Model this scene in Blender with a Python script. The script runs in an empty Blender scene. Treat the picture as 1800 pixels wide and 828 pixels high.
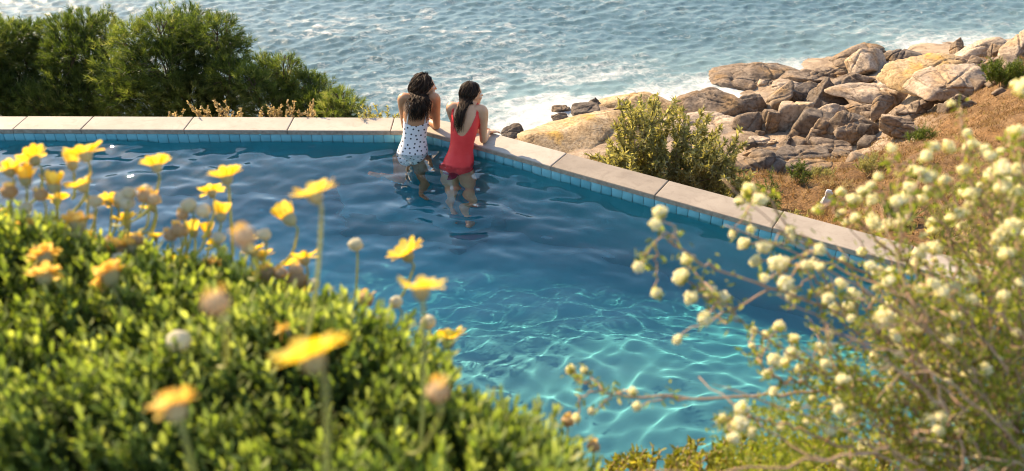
import bpy, math, random
import numpy as np
from mathutils import Vector, Matrix
from mathutils.bvhtree import BVHTree

SC = bpy.context.scene
COL = SC.collection
R = math.radians
random.seed(7)
RNG = np.random.default_rng(11)

# ------------------------------------------------------------------ camera, sky, sun, exposure
CAM_Z, PITCH, FPX = 3.56, R(32.45), 1500.0
cam = bpy.data.cameras.new('camera')
cam.lens, cam.sensor_width, cam.clip_start, cam.clip_end = 30.0, 36.0, 0.05, 6000
cam.dof.use_dof = True
cam.dof.focus_distance = 12.0
cam.dof.aperture_fstop = 3.8
cam.dof.aperture_blades = 7
camo = bpy.data.objects.new('camera', cam)
COL.objects.link(camo)
camo.location = (0, 0, CAM_Z)
camo.rotation_euler = (R(90) - PITCH, 0, 0)
SC.camera = camo

SUN_EL, SUN_AZ = R(34), R(-48)          # azimuth measured from +Y, negative = left
world = bpy.data.worlds.new('World')
SC.world = world
world.use_nodes = True
wn = world.node_tree
sky = wn.nodes.new('ShaderNodeTexSky')
sky.sky_type = 'NISHITA'
sky.sun_disc = False
sky.sun_elevation = SUN_EL
sky.sun_rotation = SUN_AZ
sky.air_density, sky.dust_density, sky.ozone_density = 1.0, 0.5, 0.8
wn.links.new(sky.outputs[0], wn.nodes['Background'].inputs[0])
wn.nodes['Background'].inputs[1].default_value = 0.15
sun = bpy.data.lights.new('sun', 'SUN')
sun.energy, sun.angle, sun.color = 4.6, R(0.6), (1.0, 0.80, 0.56)
sun.cycles.is_caustics_light = True
suno = bpy.data.objects.new('sun', sun)
COL.objects.link(suno)
SUN_D = Vector((math.sin(SUN_AZ) * math.cos(SUN_EL), math.cos(SUN_AZ) * math.cos(SUN_EL), math.sin(SUN_EL)))
suno.rotation_euler = SUN_D.to_track_quat('Z', 'Y').to_euler()
suno.location = (-20, 20, 20)
SC.view_settings.view_transform = 'Standard'
SC.view_settings.look = 'None'
SC.view_settings.exposure = 1.32
SC.view_settings.gamma = 1.0
SC.view_settings.use_white_balance = True          # camera balanced for shade
SC.view_settings.white_balance_temperature = 7150
SC.cycles.use_denoising = True
SC.cycles.filter_width = 1.1
SC.cycles.max_bounces = 8
SC.cycles.transparent_max_bounces = 8
SC.cycles.caustics_reflective = False
SC.cycles.caustics_refractive = True
SC.cycles.sample_clamp_indirect = 6.0

# ------------------------------------------------------------------ geometry helpers
CP, SP = math.cos(PITCH), math.sin(PITCH)


def P(px, py, d):
    """point seen at photograph pixel (px, py), d metres along the view axis"""
    xc, yc = (px - 900) / FPX * d, (414 - py) / FPX * d
    return np.array((xc, d * CP + yc * SP, CAM_Z - d * SP + yc * CP))


def G(px, py, z):
    """point on the level z seen at photograph pixel (px, py)"""
    a = P(px, py, 1.0) - np.array((0, 0, CAM_Z))
    t = (z - CAM_Z) / a[2]
    return np.array((0, 0, CAM_Z)) + a * t


def depth(p):
    return p[1] * CP + (CAM_Z - p[2]) * SP


def unit(v):
    v = np.asarray(v, float)
    return v / (np.linalg.norm(v) + 1e-12)


def mesh(name, V, F, mat=None, smooth=False, attrs=None):
    """V (n,3), F: one (m,k) array or a list of such arrays"""
    me = bpy.data.meshes.new(name)
    V = np.asarray(V, np.float32)
    Fs = [np.asarray(f, np.int32) for f in (F if isinstance(F, list) else [F])]
    Fs = [f for f in Fs if len(f)]
    nl = sum(f.size for f in Fs)
    nf = sum(len(f) for f in Fs)
    me.vertices.add(len(V))
    me.vertices.foreach_set('co', V.ravel())
    me.loops.add(nl)
    me.loops.foreach_set('vertex_index', np.concatenate([f.ravel() for f in Fs]))
    me.polygons.add(nf)
    tot = np.concatenate([np.full(len(f), f.shape[1], np.int32) for f in Fs])
    st = np.concatenate([[0], np.cumsum(tot)[:-1]]).astype(np.int32)
    me.polygons.foreach_set('loop_start', st)
    me.polygons.foreach_set('loop_total', tot)
    if smooth:
        me.polygons.foreach_set('use_smooth', np.ones(nf, bool))
    me.update(calc_edges=True)
    me.validate()
    for k, a in (attrs or {}).items():
        at = me.attributes.new(k, 'FLOAT', 'POINT')
        at.data.foreach_set('value', np.asarray(a, np.float32))
    if mat:
        me.materials.append(mat)
    return me


def link(name, me, parent=None, loc=None, rot=None, scale=None):
    o = bpy.data.objects.new(name, me)
    COL.objects.link(o)
    if parent is not None:
        o.parent = parent
    if loc is not None:
        o.location = loc
    if rot is not None:
        o.rotation_euler = rot
    if scale is not None:
        o.scale = scale
    return o


def tag(o, label=None, cat=None, group=None, kind=None):
    for k, v in (('label', label), ('category', cat), ('group', group), ('kind', kind)):
        if v:
            o[k] = v
    return o


def thing(name, loc, label, cat, group=None):
    o = bpy.data.objects.new(name, None)
    o.empty_display_size = 0.1
    COL.objects.link(o)
    o.location = loc
    return tag(o, label, cat, group)


class MB:
    """collects pieces of geometry for ONE mesh"""
    def __init__(s):
        s.V, s.F, s.n, s.A = [], {}, 0, []

    def add(s, V, F, a=0.0):
        V = np.asarray(V, float)
        for f in (F if isinstance(F, list) else [F]):
            f = np.asarray(f, int)
            if len(f):
                s.F.setdefault(f.shape[1], []).append(f + s.n)
        s.V.append(V)
        s.A.append(np.broadcast_to(np.asarray(a, float), (len(V),)))
        s.n += len(V)
        return s

    def mesh(s, name, mat=None, smooth=False, origin=None):
        V = np.concatenate(s.V)
        if origin is not None:
            V = V - np.asarray(origin)
        return mesh(name, V, [np.concatenate(f) for f in s.F.values()], mat, smooth, {'tint': np.concatenate(s.A)})

    def obj(s, name, mat, parent=None, smooth=False, origin=None):
        """origin: world position of the parent thing (its mesh is stored relative to it)"""
        return link(name, s.mesh(name, mat, smooth, origin), parent)


def frames(pts):
    pts = np.asarray(pts, float)
    T = np.gradient(pts, axis=0)
    T /= np.linalg.norm(T, axis=1)[:, None] + 1e-12
    n = np.cross(T[0], (0.3, 0.5, 0.81))
    if np.linalg.norm(n) < 1e-3:
        n = np.cross(T[0], (1, 0, 0))
    n = unit(n)
    N, B = [], []
    for t in T:
        n = unit(n - t * n.dot(t))
        N.append(n)
        B.append(np.cross(t, n))
    return T, np.array(N), np.array(B)


def tube(pts, rad, k=6, caps=True):
    pts = np.asarray(pts, float)
    rad = np.broadcast_to(np.asarray(rad, float), (len(pts),))
    T, N, B = frames(pts)
    a = np.linspace(0, 2 * math.pi, k, endpoint=False)
    V = pts[:, None] + rad[:, None, None] * (np.cos(a)[None, :, None] * N[:, None] + np.sin(a)[None, :, None] * B[:, None])
    n = len(pts)
    i = np.arange(n * k).reshape(n, k)
    j = np.roll(i, -1, axis=1)
    F = [np.stack([i[:-1], j[:-1], j[1:], i[1:]], -1).reshape(-1, 4)]
    V = V.reshape(-1, 3)
    if caps:
        V = np.concatenate([V, pts[:1], pts[-1:]])
        c0, c1 = n * k, n * k + 1
        F.append(np.concatenate([np.stack([j[0], i[0], np.full(k, c0)], -1), np.stack([i[-1], j[-1], np.full(k, c1)], -1)]))
    return V, F


def spline(pts, n):
    """Catmull-Rom through pts, n samples"""
    p = np.asarray(pts, float)
    if len(p) == 2:
        t = np.linspace(0, 1, n)[:, None]
        return p[0] * (1 - t) + p[1] * t
    q = np.concatenate([[2 * p[0] - p[1]], p, [2 * p[-1] - p[-2]]])
    u = np.linspace(0, len(p) - 1 - 1e-6, n)
    i = u.astype(int)
    t = (u - i)[:, None]
    a, b, c, d = q[i], q[i + 1], q[i + 2], q[i + 3]
    return 0.5 * (2 * b + (c - a) * t + (2 * a - 5 * b + 4 * c - d) * t ** 2 + (3 * b - a - 3 * c + d) * t ** 3)


def box(c, s, rz=0.0):
    c = np.asarray(c, float)
    h = np.asarray(s, float) / 2
    V = np.array([(x, y, z) for x in (-1, 1) for y in (-1, 1) for z in (-1, 1)]) * h
    ca, sa = math.cos(rz), math.sin(rz)
    V = np.stack([V[:, 0] * ca - V[:, 1] * sa, V[:, 0] * sa + V[:, 1] * ca, V[:, 2]], -1) + c
    F = np.array([(0, 1, 3, 2), (4, 6, 7, 5), (0, 4, 5, 1), (2, 3, 7, 6), (0, 2, 6, 4), (1, 5, 7, 3)])
    return V, F


_ICO = {}


def ico(n):
    if n not in _ICO:
        import bmesh
        bm = bmesh.new()
        bmesh.ops.create_icosphere(bm, subdivisions=n, radius=1.0)
        V = np.array([v.co[:] for v in bm.verts])
        F = np.array([[v.index for v in f.verts] for f in bm.faces])
        bm.free()
        _ICO[n] = (V / np.linalg.norm(V, axis=1)[:, None], F)
    return _ICO[n]


def ellipsoid(c, rx, ry, rz, ax=None, n=3):
    V, F = ico(n)
    V = V * np.array((rx, ry, rz))
    if ax is not None:
        V = V @ np.asarray(ax)          # rows of ax: the three local axes
    return V + np.asarray(c), F


def basis(z, spin=0.0):
    """orthonormal rows (x, y, z) with the third along z"""
    z = unit(z)
    x = np.cross((0, 1, 0), z)
    if np.linalg.norm(x) < 1e-3:
        x = np.array((1.0, 0, 0))
    x = unit(x)
    y = np.cross(z, x)
    c, s = math.cos(spin), math.sin(spin)
    return np.array([x * c + y * s, y * c - x * s, z])


def bases(Z, spin):
    Z = Z / (np.linalg.norm(Z, axis=1)[:, None] + 1e-9)
    X = np.cross(np.array((0.0, 1, 0.02)), Z)
    X /= np.linalg.norm(X, axis=1)[:, None] + 1e-9
    Y = np.cross(Z, X)
    c, s = np.cos(spin)[:, None], np.sin(spin)[:, None]
    return np.stack([X * c + Y * s, Y * c - X * s, Z], 1)


def scatter(V, F, M, S, T):
    """copies of (V, F): rotations M (n,3,3 rows), sizes S (n,), places T (n,3)"""
    V = np.asarray(V, float)
    W = np.einsum('vi,nij->nvj', V, M) * S[:, None, None] + T[:, None]
    n, m = len(T), len(V)
    off = (np.arange(n) * m)[:, None, None]
    Fs = [(np.asarray(f)[None] + off).reshape(-1, np.asarray(f).shape[1]) for f in (F if isinstance(F, list) else [F])]
    return W.reshape(-1, 3), Fs


# value noise
def _h(ix, iy, iz, s):
    n = (ix * 374761393 + iy * 668265263 + iz * 2147483647 + s * 974634777) & 0xffffffff
    n = ((n ^ (n >> 13)) * 1274126177) & 0xffffffff
    return ((n ^ (n >> 16)) & 0xffff) / 65535.0


def vnoise(x, y, z=None, seed=0):
    x, y = np.asarray(x, float), np.asarray(y, float)
    z = np.zeros_like(x) if z is None else np.asarray(z, float)
    fx, fy, fz = np.floor(x), np.floor(y), np.floor(z)
    ix, iy, iz = fx.astype(np.int64), fy.astype(np.int64), fz.astype(np.int64)
    u, v, w = x - fx, y - fy, z - fz
    u, v, w = [t * t * (3 - 2 * t) for t in (u, v, w)]
    r = 0
    for a in (0, 1):
        for b in (0, 1):
            for c in (0, 1):
                r = r + _h(ix + a, iy + b, iz + c, seed) * (u if a else 1 - u) * (v if b else 1 - v) * (w if c else 1 - w)
    return r * 2 - 1


def fbm(x, y, z=None, o=4, seed=0):
    r, a, f = 0, 0.5, 1.0
    for k in range(o):
        r = r + a * vnoise(x * f + 17.3 * k, y * f - 9.1 * k, None if z is None else z * f + 3.7 * k, seed + k)
        a *= 0.5
        f *= 2.03
    return r


class RBF:
    """smooth surface through scattered heights"""
    def __init__(s, pts, lam=0.02):
        s.X = np.array([p[:2] for p in pts], float)
        z = np.array([p[2] for p in pts], float)
        n = len(z)
        A = np.zeros((n + 3, n + 3))
        A[:n, :n] = s.k(np.linalg.norm(s.X[:, None] - s.X[None], axis=2)) + lam * np.eye(n)
        A[:n, n:n + 2] = s.X
        A[:n, n + 2] = 1
        A[n:, :n] = A[:n, n:].T
        s.w = np.linalg.solve(A, np.concatenate([z, np.zeros(3)]))

    @staticmethod
    def k(r):
        return -r                      # linear radial basis: no overshoot

    def __call__(s, x, y):
        x, y = np.asarray(x, float), np.asarray(y, float)
        sh = x.shape
        q = np.stack([x.ravel(), y.ravel()], -1)
        out = np.empty(len(q))
        for i in range(0, len(q), 20000):
            c = q[i:i + 20000]
            out[i:i + 20000] = s.k(np.linalg.norm(c[:, None] - s.X[None], axis=2)) @ s.w[:-3] + c @ s.w[-3:-1] + s.w[-1]
        return out.reshape(sh)


def sheet(xs, ys):
    X, Y = np.meshgrid(xs, ys)
    m, n = X.shape
    i = np.arange(n * m).reshape(m, n)
    F = np.stack([i[:-1, :-1], i[:-1, 1:], i[1:, 1:], i[1:, :-1]], -1).reshape(-1, 4)
    return X, Y, F


# ------------------------------------------------------------------ materials
def newmat(name):
    m = bpy.data.materials.new(name)
    m.use_nodes = True
    nt = m.node_tree
    return m, nt, nt.nodes['Principled BSDF'], nt.nodes['Material Output']


def N(nt, t, **kw):
    n = nt.nodes.new(t)
    for k, v in kw.items():
        if k.startswith('i_'):
            n.inputs[k[2:]].default_value = v
        else:
            setattr(n, k, v)
    return n


def ramp(nt, src, stops):
    r = nt.nodes.new('ShaderNodeValToRGB')
    e = r.color_ramp.elements
    while len(e) < len(stops):
        e.new(0.5)
    for k, (p, c) in enumerate(stops):
        e[k].position = p
        e[k].color = (*c, 1) if len(c) == 3 else c
    nt.links.new(src, r.inputs[0])
    return r.outputs[0]


def noise(nt, scale, detail=4, rough=0.55, coord='Object', dist=0.0):
    tc = nt.nodes.new('ShaderNodeTexCoord')
    n = nt.nodes.new('ShaderNodeTexNoise')
    n.inputs['Scale'].default_value = scale
    n.inputs['Detail'].default_value = detail
    n.inputs['Roughness'].default_value = rough
    n.inputs['Distortion'].default_value = dist
    if coord == 'World':
        g = nt.nodes.new('ShaderNodeNewGeometry')
        nt.links.new(g.outputs['Position'], n.inputs['Vector'])
    else:
        nt.links.new(tc.outputs[coord], n.inputs['Vector'])
    return n.outputs['Fac']


def mixc(nt, fac, a, b, mode='MIX'):
    m = nt.nodes.new('ShaderNodeMix')
    m.data_type = 'RGBA'
    m.blend_type = mode
    for s, v in ((m.inputs[0], fac), (m.inputs[6], a), (m.inputs[7], b)):
        if hasattr(v, 'node'):
            nt.links.new(v, s)
        elif isinstance(v, (int, float)):
            s.default_value = v
        else:
            s.default_value = (*v, 1)
    return m.outputs[2]


def bump(nt, bsdf, src, strength=0.3, dist=0.01):
    b = nt.nodes.new('ShaderNodeBump')
    b.inputs['Strength'].default_value = strength
    b.inputs['Distance'].default_value = dist
    nt.links.new(src, b.inputs['Height'])
    nt.links.new(b.outputs[0], bsdf.inputs['Normal'])


def attr(nt, name):
    a = nt.nodes.new('ShaderNodeAttribute')
    a.attribute_name = name
    return a.outputs['Fac']


def objrand(nt):
    return nt.nodes.new('ShaderNodeObjectInfo').outputs['Random']


def plain(name, stops, scale=20, rough=0.6, bs=0.2, bd=0.004, coord='Object', spec=0.4, detail=5):
    m, nt, b, o = newmat(name)
    n = noise(nt, scale, detail, 0.6, coord)
    nt.links.new(ramp(nt, n, stops), b.inputs['Base Color'])
    b.inputs['Roughness'].default_value = rough
    b.inputs['Specular IOR Level'].default_value = spec
    if bs:
        bump(nt, b, n, bs, bd)
    return m


def leafmat(name, stops, trans=0.45, rough=0.5, tcol=(1.0, 1.15, 0.55), random_obj=False, spec=0.3):
    """leaf or petal: colour by the piece's own tint, light passes through"""
    m, nt, b, o = newmat(name)
    src = objrand(nt) if random_obj else attr(nt, 'tint')
    c = ramp(nt, src, stops)
    nt.links.new(c, b.inputs['Base Color'])
    b.inputs['Roughness'].default_value = rough
    b.inputs['Specular IOR Level'].default_value = spec
    t = N(nt, 'ShaderNodeBsdfTranslucent')
    nt.links.new(mixc(nt, 1.0, c, tcol, 'MULTIPLY'), t.inputs['Color'])
    mx = N(nt, 'ShaderNodeMixShader')
    mx.inputs[0].default_value = trans
    nt.links.new(b.outputs[0], mx.inputs[1])
    nt.links.new(t.outputs[0], mx.inputs[2])
    nt.links.new(mx.outputs[0], o.inputs['Surface'])
    return m

# ------------------------------------------------------------------ POOL
WATER_Z = -0.12
COP_T, COP_W = 0.045, 0.31
CORNER = np.array((-0.84, 7.497))
DB = np.array((-math.cos(R(0.5)), math.sin(R(0.5))))            # along the back edge, to the left
DR = np.array((math.cos(R(31.3)), -math.sin(R(31.3))))          # along the right edge, towards us
NB = np.array((DB[1], -DB[0]))                                  # outward
NR = np.array((-DR[1], DR[0]))
LB, LR = 6.6, 5.6
BL = CORNER + DB * LB
RE = CORNER + DR * LR
NEAR_Y = 2.3
POOL = [tuple(BL), tuple(CORNER), tuple(RE), (3.7, NEAR_Y), (BL[0], NEAR_Y)]


def inside(x, y, poly, grow=0.0):
    """inside a convex clockwise polygon grown outwards"""
    r = np.ones(np.shape(x), bool)
    n = len(poly)
    for i in range(n):
        a, b = np.array(poly[i]), np.array(poly[(i + 1) % n])
        e = (b - a) / np.linalg.norm(b - a)
        r &= ((np.asarray(x) - a[0]) * (-e[1]) + (np.asarray(y) - a[1]) * e[0]) <= grow
    return r


m_coping, nt, b, o = newmat('coping_concrete')
n1 = noise(nt, 3.0, 6, 0.65, 'World')
n2 = noise(nt, 60.0, 3, 0.6, 'World')
c = ramp(nt, n1, [(0.3, (0.27, 0.225, 0.18)), (0.55, (0.335, 0.285, 0.23)), (0.75, (0.38, 0.33, 0.27))])
c = mixc(nt, ramp(nt, n2, [(0.35, (0, 0, 0)), (0.75, (0.35, 0.35, 0.35))]), c, (0.30, 0.25, 0.20))
n3 = noise(nt, 7.0, 7, 0.72, 'World', 1.5)
c = mixc(nt, ramp(nt, n3, [(0.50, (0, 0, 0)), (0.66, (0.42, 0.42, 0.42))]), c, (0.21, 0.165, 0.125))
r_ = mixc(nt, 0.4, c, objrand(nt), 'SOFT_LIGHT')
nt.links.new(r_, b.inputs['Base Color'])
b.inputs['Roughness'].default_value = 0.75
bump(nt, b, n2, 0.25, 0.003)

m_cedge = plain('coping_edge_stone', [(0.3, (0.26, 0.21, 0.16)), (0.7, (0.44, 0.37, 0.29))], 25, 0.85, 0.5, 0.004, 'World')

m_tile, nt, b, o = newmat('pool_tile')
c = ramp(nt, objrand(nt), [(0.0, (0.12, 0.40, 0.47)), (0.5, (0.15, 0.45, 0.52)), (1.0, (0.19, 0.50, 0.56))])
c = mixc(nt, ramp(nt, noise(nt, 18, 4, 0.6, 'World'), [(0.45, (0, 0, 0)), (0.8, (0.3, 0.3, 0.3))]), c, (0.20, 0.42, 0.45))
nt.links.new(c, b.inputs['Base Color'])
b.inputs['Roughness'].default_value = 0.22

m_grout = plain('pool_grout', [(0.3, (0.22, 0.24, 0.23)), (0.7, (0.34, 0.34, 0.31))], 30, 0.9, 0.3, 0.002, 'World')
m_plaster, nt, b, o = newmat('pool_plaster')          # colour carries light: deep floor lightened for missing sun, shelf darkened against caustics
n1 = noise(nt, 3, 5, 0.6, 'World')
c1 = ramp(nt, n1, [(0.3, (0.020, 0.30, 0.365)), (0.7, (0.028, 0.35, 0.42))])
c2 = ramp(nt, n1, [(0.3, (0.032, 0.22, 0.262)), (0.7, (0.042, 0.25, 0.295))])
nt.links.new(mixc(nt, attr(nt, 'shelf'), c1, c2), b.inputs['Base Color'])
b.inputs['Roughness'].default_value = 0.7
m_wall = plain('retaining_wall_render', [(0.3, (0.25, 0.20, 0.15)), (0.7, (0.40, 0.34, 0.27))], 4, 0.9, 0.4, 0.01, 'World')

# basin: floor, walls, standing ledge along the far walls, shallow shelf at the near end
ZF, ZL = -1.40, -1.085


def prism(poly, z0, z1):
    n = len(poly)
    V = [(x, y, z0) for x, y in poly] + [(x, y, z1) for x, y in poly]
    q = [(i, (i + 1) % n, n + (i + 1) % n, n + i) for i in range(n)]
    return V, q


def poly_obj(name, V, faces, mat, parent=None):
    me = bpy.data.meshes.new(name)
    me.from_pydata([tuple(map(float, v)) for v in V], [], [tuple(f) for f in faces])
    import bmesh
    bm = bmesh.new()
    bm.from_mesh(me)
    bmesh.ops.recalc_face_normals(bm, faces=bm.faces)
    bm.to_mesh(me)
    bm.free()
    me.materials.append(mat)
    return link(name, me, parent)


def floor_z(x, y):
    """deep under the far side, rising in a smooth ramp to a shallow near end"""
    t = (y - 3.65 - 1.1 * np.exp(-((x - 0.65) / 1.5) ** 2) + 0.10 * np.sin(x * 2.1)) / 2.1
    t = np.clip(t, 0, 1)
    t = t * t * (3 - 2 * t)
    return -0.80 + (ZF + 0.80) * t


bx_ = np.linspace(BL[0] - 0.02, 4.4, 120)
by_ = np.linspace(NEAR_Y - 0.02, 7.6, 70)
X, Y, F = sheet(bx_, by_)
V = np.stack([X, Y, floor_z(X, Y)], -1).reshape(-1, 3)
fc = V[F].mean(1)
F = F[inside(fc[:, 0], fc[:, 1], POOL, 0.12)]
shf = np.clip((-V[:, 2] - 0.79) / 0.5, 0, 1)
basin = link('pool_basin', mesh('pool_basin', V, F, m_plaster, True, {'shelf': 1 - shf}))
tag(basin, kind='structure')
basin.cycles.is_caustics_receiver = True


def off(p, n, d):
    return np.array(p) + np.array(n) * d


def intersect(p, d, q, e):
    A = np.array([d, -e]).T
    t = np.linalg.solve(A, np.array(q) - np.array(p))
    return np.array(p) + d * t[0]


def mitre(ob, orr=None):
    """corner of the two far edges, both moved outwards by ob"""
    orr = ob if orr is None else orr
    return intersect(CORNER + NB * ob, DB, CORNER + NR * orr, DR)


WT = 0.29
# far walls as solid prisms (inside face = pool wall, outside face = retaining wall)
def wall(name, a, b_, a2, b2, z0, z1, mat):
    V, q = prism([a, b_, b2, a2], z0, z1)
    o_ = poly_obj(name, V, q + [(0, 1, 2, 3), (4, 5, 6, 7)], mat, basin)
    o_.cycles.is_caustics_receiver = True
    return o_


wall('far_wall', BL, mitre(0), BL + NB * WT, mitre(WT), -4.2, -COP_T - 0.001, m_wall)
wall('side_wall', mitre(0), RE, mitre(WT), RE + NR * WT, -4.2, -COP_T - 0.001, m_wall)
# plaster skins just inside the walls, below the tile row
TZ0 = -COP_T - 0.105


def skin(a, b_, inn, z0, z1, mat, name='plaster_face', t=0.012):
    a, b_, inn = np.array(a), np.array(b_), np.array(inn)
    V, q = prism([a, b_, b_ + inn * t, a + inn * t], z0, z1)
    o_ = poly_obj(name, V, q + [(0, 1, 2, 3), (4, 5, 6, 7)], mat, basin)
    o_.cycles.is_caustics_receiver = True


skin(BL, mitre(0), -NB, ZF, TZ0, m_plaster)
skin(mitre(0), RE, -NR, ZF, TZ0, m_plaster)
skin(BL, mitre(0), -NB, TZ0 - 0.0, -COP_T, m_grout, 'grout_bed', 0.006)
skin(mitre(0), RE, -NR, TZ0 - 0.0, -COP_T, m_grout, 'grout_bed', 0.006)
e = np.array(POOL[3]) - RE
e /= np.linalg.norm(e)
skin(RE, POOL[3], (e[1], -e[0]), ZF, -0.02, m_plaster)
skin(POOL[3], POOL[4], (0, 1), ZF, -0.02, m_plaster)
skin(POOL[4], BL, (1, 0), ZF, -0.02, m_plaster)
# narrow step in the far corner, on which one can stand
LW = 0.60
lp = [CORNER + DB * 0.95, mitre(0), CORNER + DR * 0.95, CORNER + DR * 0.75 - NR * LW, mitre(-LW), CORNER + DB * 0.75 - NB * LW]
V, q = prism(lp, ZF, ZL)
led = poly_obj('standing_step', V, q + [tuple(range(6, 12))], m_plaster, basin)
led.cycles.is_caustics_receiver = True

# tiles, one object each, sharing one bevelled mesh
tb = 0.004
tw, th_, td = 0.096, 0.100, 0.012
tv = []
for y, k in ((0, 0), (-(td - tb), 0), (-td, tb)):
    tv += [(-tw / 2 + k, y, -th_ / 2 + k), (tw / 2 - k, y, -th_ / 2 + k), (tw / 2 - k, y, th_ / 2 - k), (-tw / 2 + k, y, th_ / 2 - k)]
tf = [(i, (i + 1) % 4, 4 + (i + 1) % 4, 4 + i) for i in range(4)] + [(4 + i, 4 + (i + 1) % 4, 8 + (i + 1) % 4, 8 + i) for i in range(4)] + [(8, 9, 10, 11)]
tile_me = mesh('tile', tv, np.array(tf), m_tile)
for A, D, nrm, L in ((CORNER, DB, NB, LB), (CORNER, DR, NR, LR)):
    for k in range(int(L / 0.1)):
        p = A + D * (0.052 + 0.1 * k) - nrm * 0.004
        ang = math.atan2(nrm[1], nrm[0]) - math.pi / 2 + random.gauss(0, 0.004)
        link('tile', tile_me, basin, (p[0], p[1], -COP_T - 0.053 + random.gauss(0, 0.0006)), (0, 0, ang))

# coping slabs
cop_root = bpy.data.objects.new('pool_coping', None)
COL.objects.link(cop_root)
tag(cop_root, kind='structure')


def slab(poly, name='coping_slab'):
    """poly: inner edge points then outer edge points (closed outline)"""
    poly = [np.array(p, float) for p in poly]
    cx = sum(poly) / len(poly)
    n = len(poly)
    g = 0.003                                   # half the joint
    bev = 0.008
    jit = random.gauss(0, 0.0012)
    def inset(d):
        out = []
        for i in range(n):
            a, b_, c_ = poly[i - 1], poly[i], poly[(i + 1) % n]
            e1, e2 = unit(b_ - a), unit(c_ - b_)
            n1_, n2_ = np.array((e1[1], -e1[0])), np.array((e2[1], -e2[0]))
            m_ = n1_ + n2_
            m_ = m_ / max(0.3, 1 + n1_.dot(n2_))
            s_ = -1 if np.dot(m_, cx - b_) < 0 else 1
            out.append(b_ - m_ * d * orient)
        return out
    area = sum(poly[i][0] * poly[(i + 1) % n][1] - poly[(i + 1) % n][0] * poly[i][1] for i in range(n))
    orient = 1 if area > 0 else -1
    rings = [(inset(g), -COP_T), (inset(g), -bev), (inset(g + bev * 0.35), -bev * 0.3), (inset(g + bev), 0.0)]
    V = [(p[0], p[1], z + jit) for ring, z in rings for p in ring]
    F = []
    for r in range(3):
        F += [(r * n + i, r * n + (i + 1) % n, (r + 1) * n + (i + 1) % n, (r + 1) * n + i) for i in range(n)]
    F += [tuple(range(3 * n, 4 * n)), tuple(range(n))]
    o_ = poly_obj(name, V, F, m_coping, cop_root)
    o_.data.materials.append(m_cedge)
    for f in o_.data.polygons:
        if abs(f.normal.z) < 0.3:
            f.material_index = 1
    return o_


OV = 0.022                                        # overhang over the water
def bk(t, w):
    return CORNER + DB * t + NB * w
def rt(t, w):
    return CORNER + DR * t + NR * w
bj = [0.33, 1.33, 2.33, 3.33, 3.99, 4.99, 5.99, 6.6]
for a, b_ in zip(bj[:-1], bj[1:]):
    slab([bk(a, -OV), bk(a, COP_W - OV), bk(b_, COP_W - OV), bk(b_, -OV)])
rj = [1.40, 2.40, 3.40, 4.40, 5.6]
for a, b_ in zip(rj[:-1], rj[1:]):
    slab([rt(a, -OV), rt(b_, -OV), rt(b_, COP_W - OV), rt(a, COP_W - OV)])
mo = mitre(COP_W - OV)
arc = [mo + (bk(0.16, COP_W - OV) - mo) * 0.9, mo + ((bk(0.16, COP_W - OV) + rt(0.16, COP_W - OV)) / 2 - mo) * 0.45, mo + (rt(0.16, COP_W - OV) - mo) * 0.9]
tag(slab([bk(0.33, -OV), mitre(-OV), rt(1.40, -OV), rt(1.40, COP_W - OV)] + arc[::-1] + [bk(0.33, COP_W - OV)]),
    label='bent corner slab of the coping')
# plain near edges, hidden by the planting
for a, b_ in ((RE, POOL[3]), (POOL[3], POOL[4])):
    a, b_ = np.array(a), np.array(b_)
    d_ = unit(b_ - a)
    n_ = np.array((-d_[1], d_[0]))
    slab([a - n_ * OV, b_ - n_ * OV, b_ + n_ * 0.3, a + n_ * 0.3])

# water: a real rippled surface
m_water, nt, b, o = newmat('pool_water')
nt.nodes.remove(b)
g = N(nt, 'ShaderNodeBsdfGlass', i_Color=(1, 1, 1, 1), i_Roughness=0.0, i_IOR=1.33)
nt.links.new(g.outputs[0], o.inputs['Surface'])
rw = np.random.default_rng(5)
WAVES = []
for k in range(64):
    l = 0.11 * (7.0 ** rw.random())
    th = rw.normal(R(-100), 0.6)
    WAVES.append((math.cos(th) * 2 * math.pi / l, math.sin(th) * 2 * math.pi / l, rw.uniform(0, 6.28), 0.00120 * (l / 0.3) ** 1.05))


def pool_wave(X, Y):
    z = np.zeros_like(X)
    wx = X + 0.10 * vnoise(X * 0.9, Y * 0.9, seed=3)
    wy = Y + 0.10 * vnoise(X * 0.9 + 9, Y * 0.9, seed=4)
    for kx, ky, p, a in WAVES:
        z += a * np.sin(kx * wx + ky * wy + p)
    amp = 0.85 + 0.75 * vnoise(X * 0.55, Y * 0.55, seed=8)
    near = np.clip((5.6 - Y) / 2.0, 0, 1)
    return z * amp * (1 - 0.72 * near)


xs = np.linspace(BL[0] - 0.05, 4.5, 540)
ys = np.linspace(NEAR_Y - 0.05, 7.7, 270)
X, Y, F = sheet(xs, ys)
Z = WATER_Z + pool_wave(X, Y)
V = np.stack([X, Y, Z], -1).reshape(-1, 3)
fc = V[F].mean(1)
F = F[inside(fc[:, 0], fc[:, 1], POOL, 0.05)]
water = link('pool_water', mesh('pool_water', V, F, m_water, True))
tag(water, kind='structure')
water.cycles.is_caustics_caster = True

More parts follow.
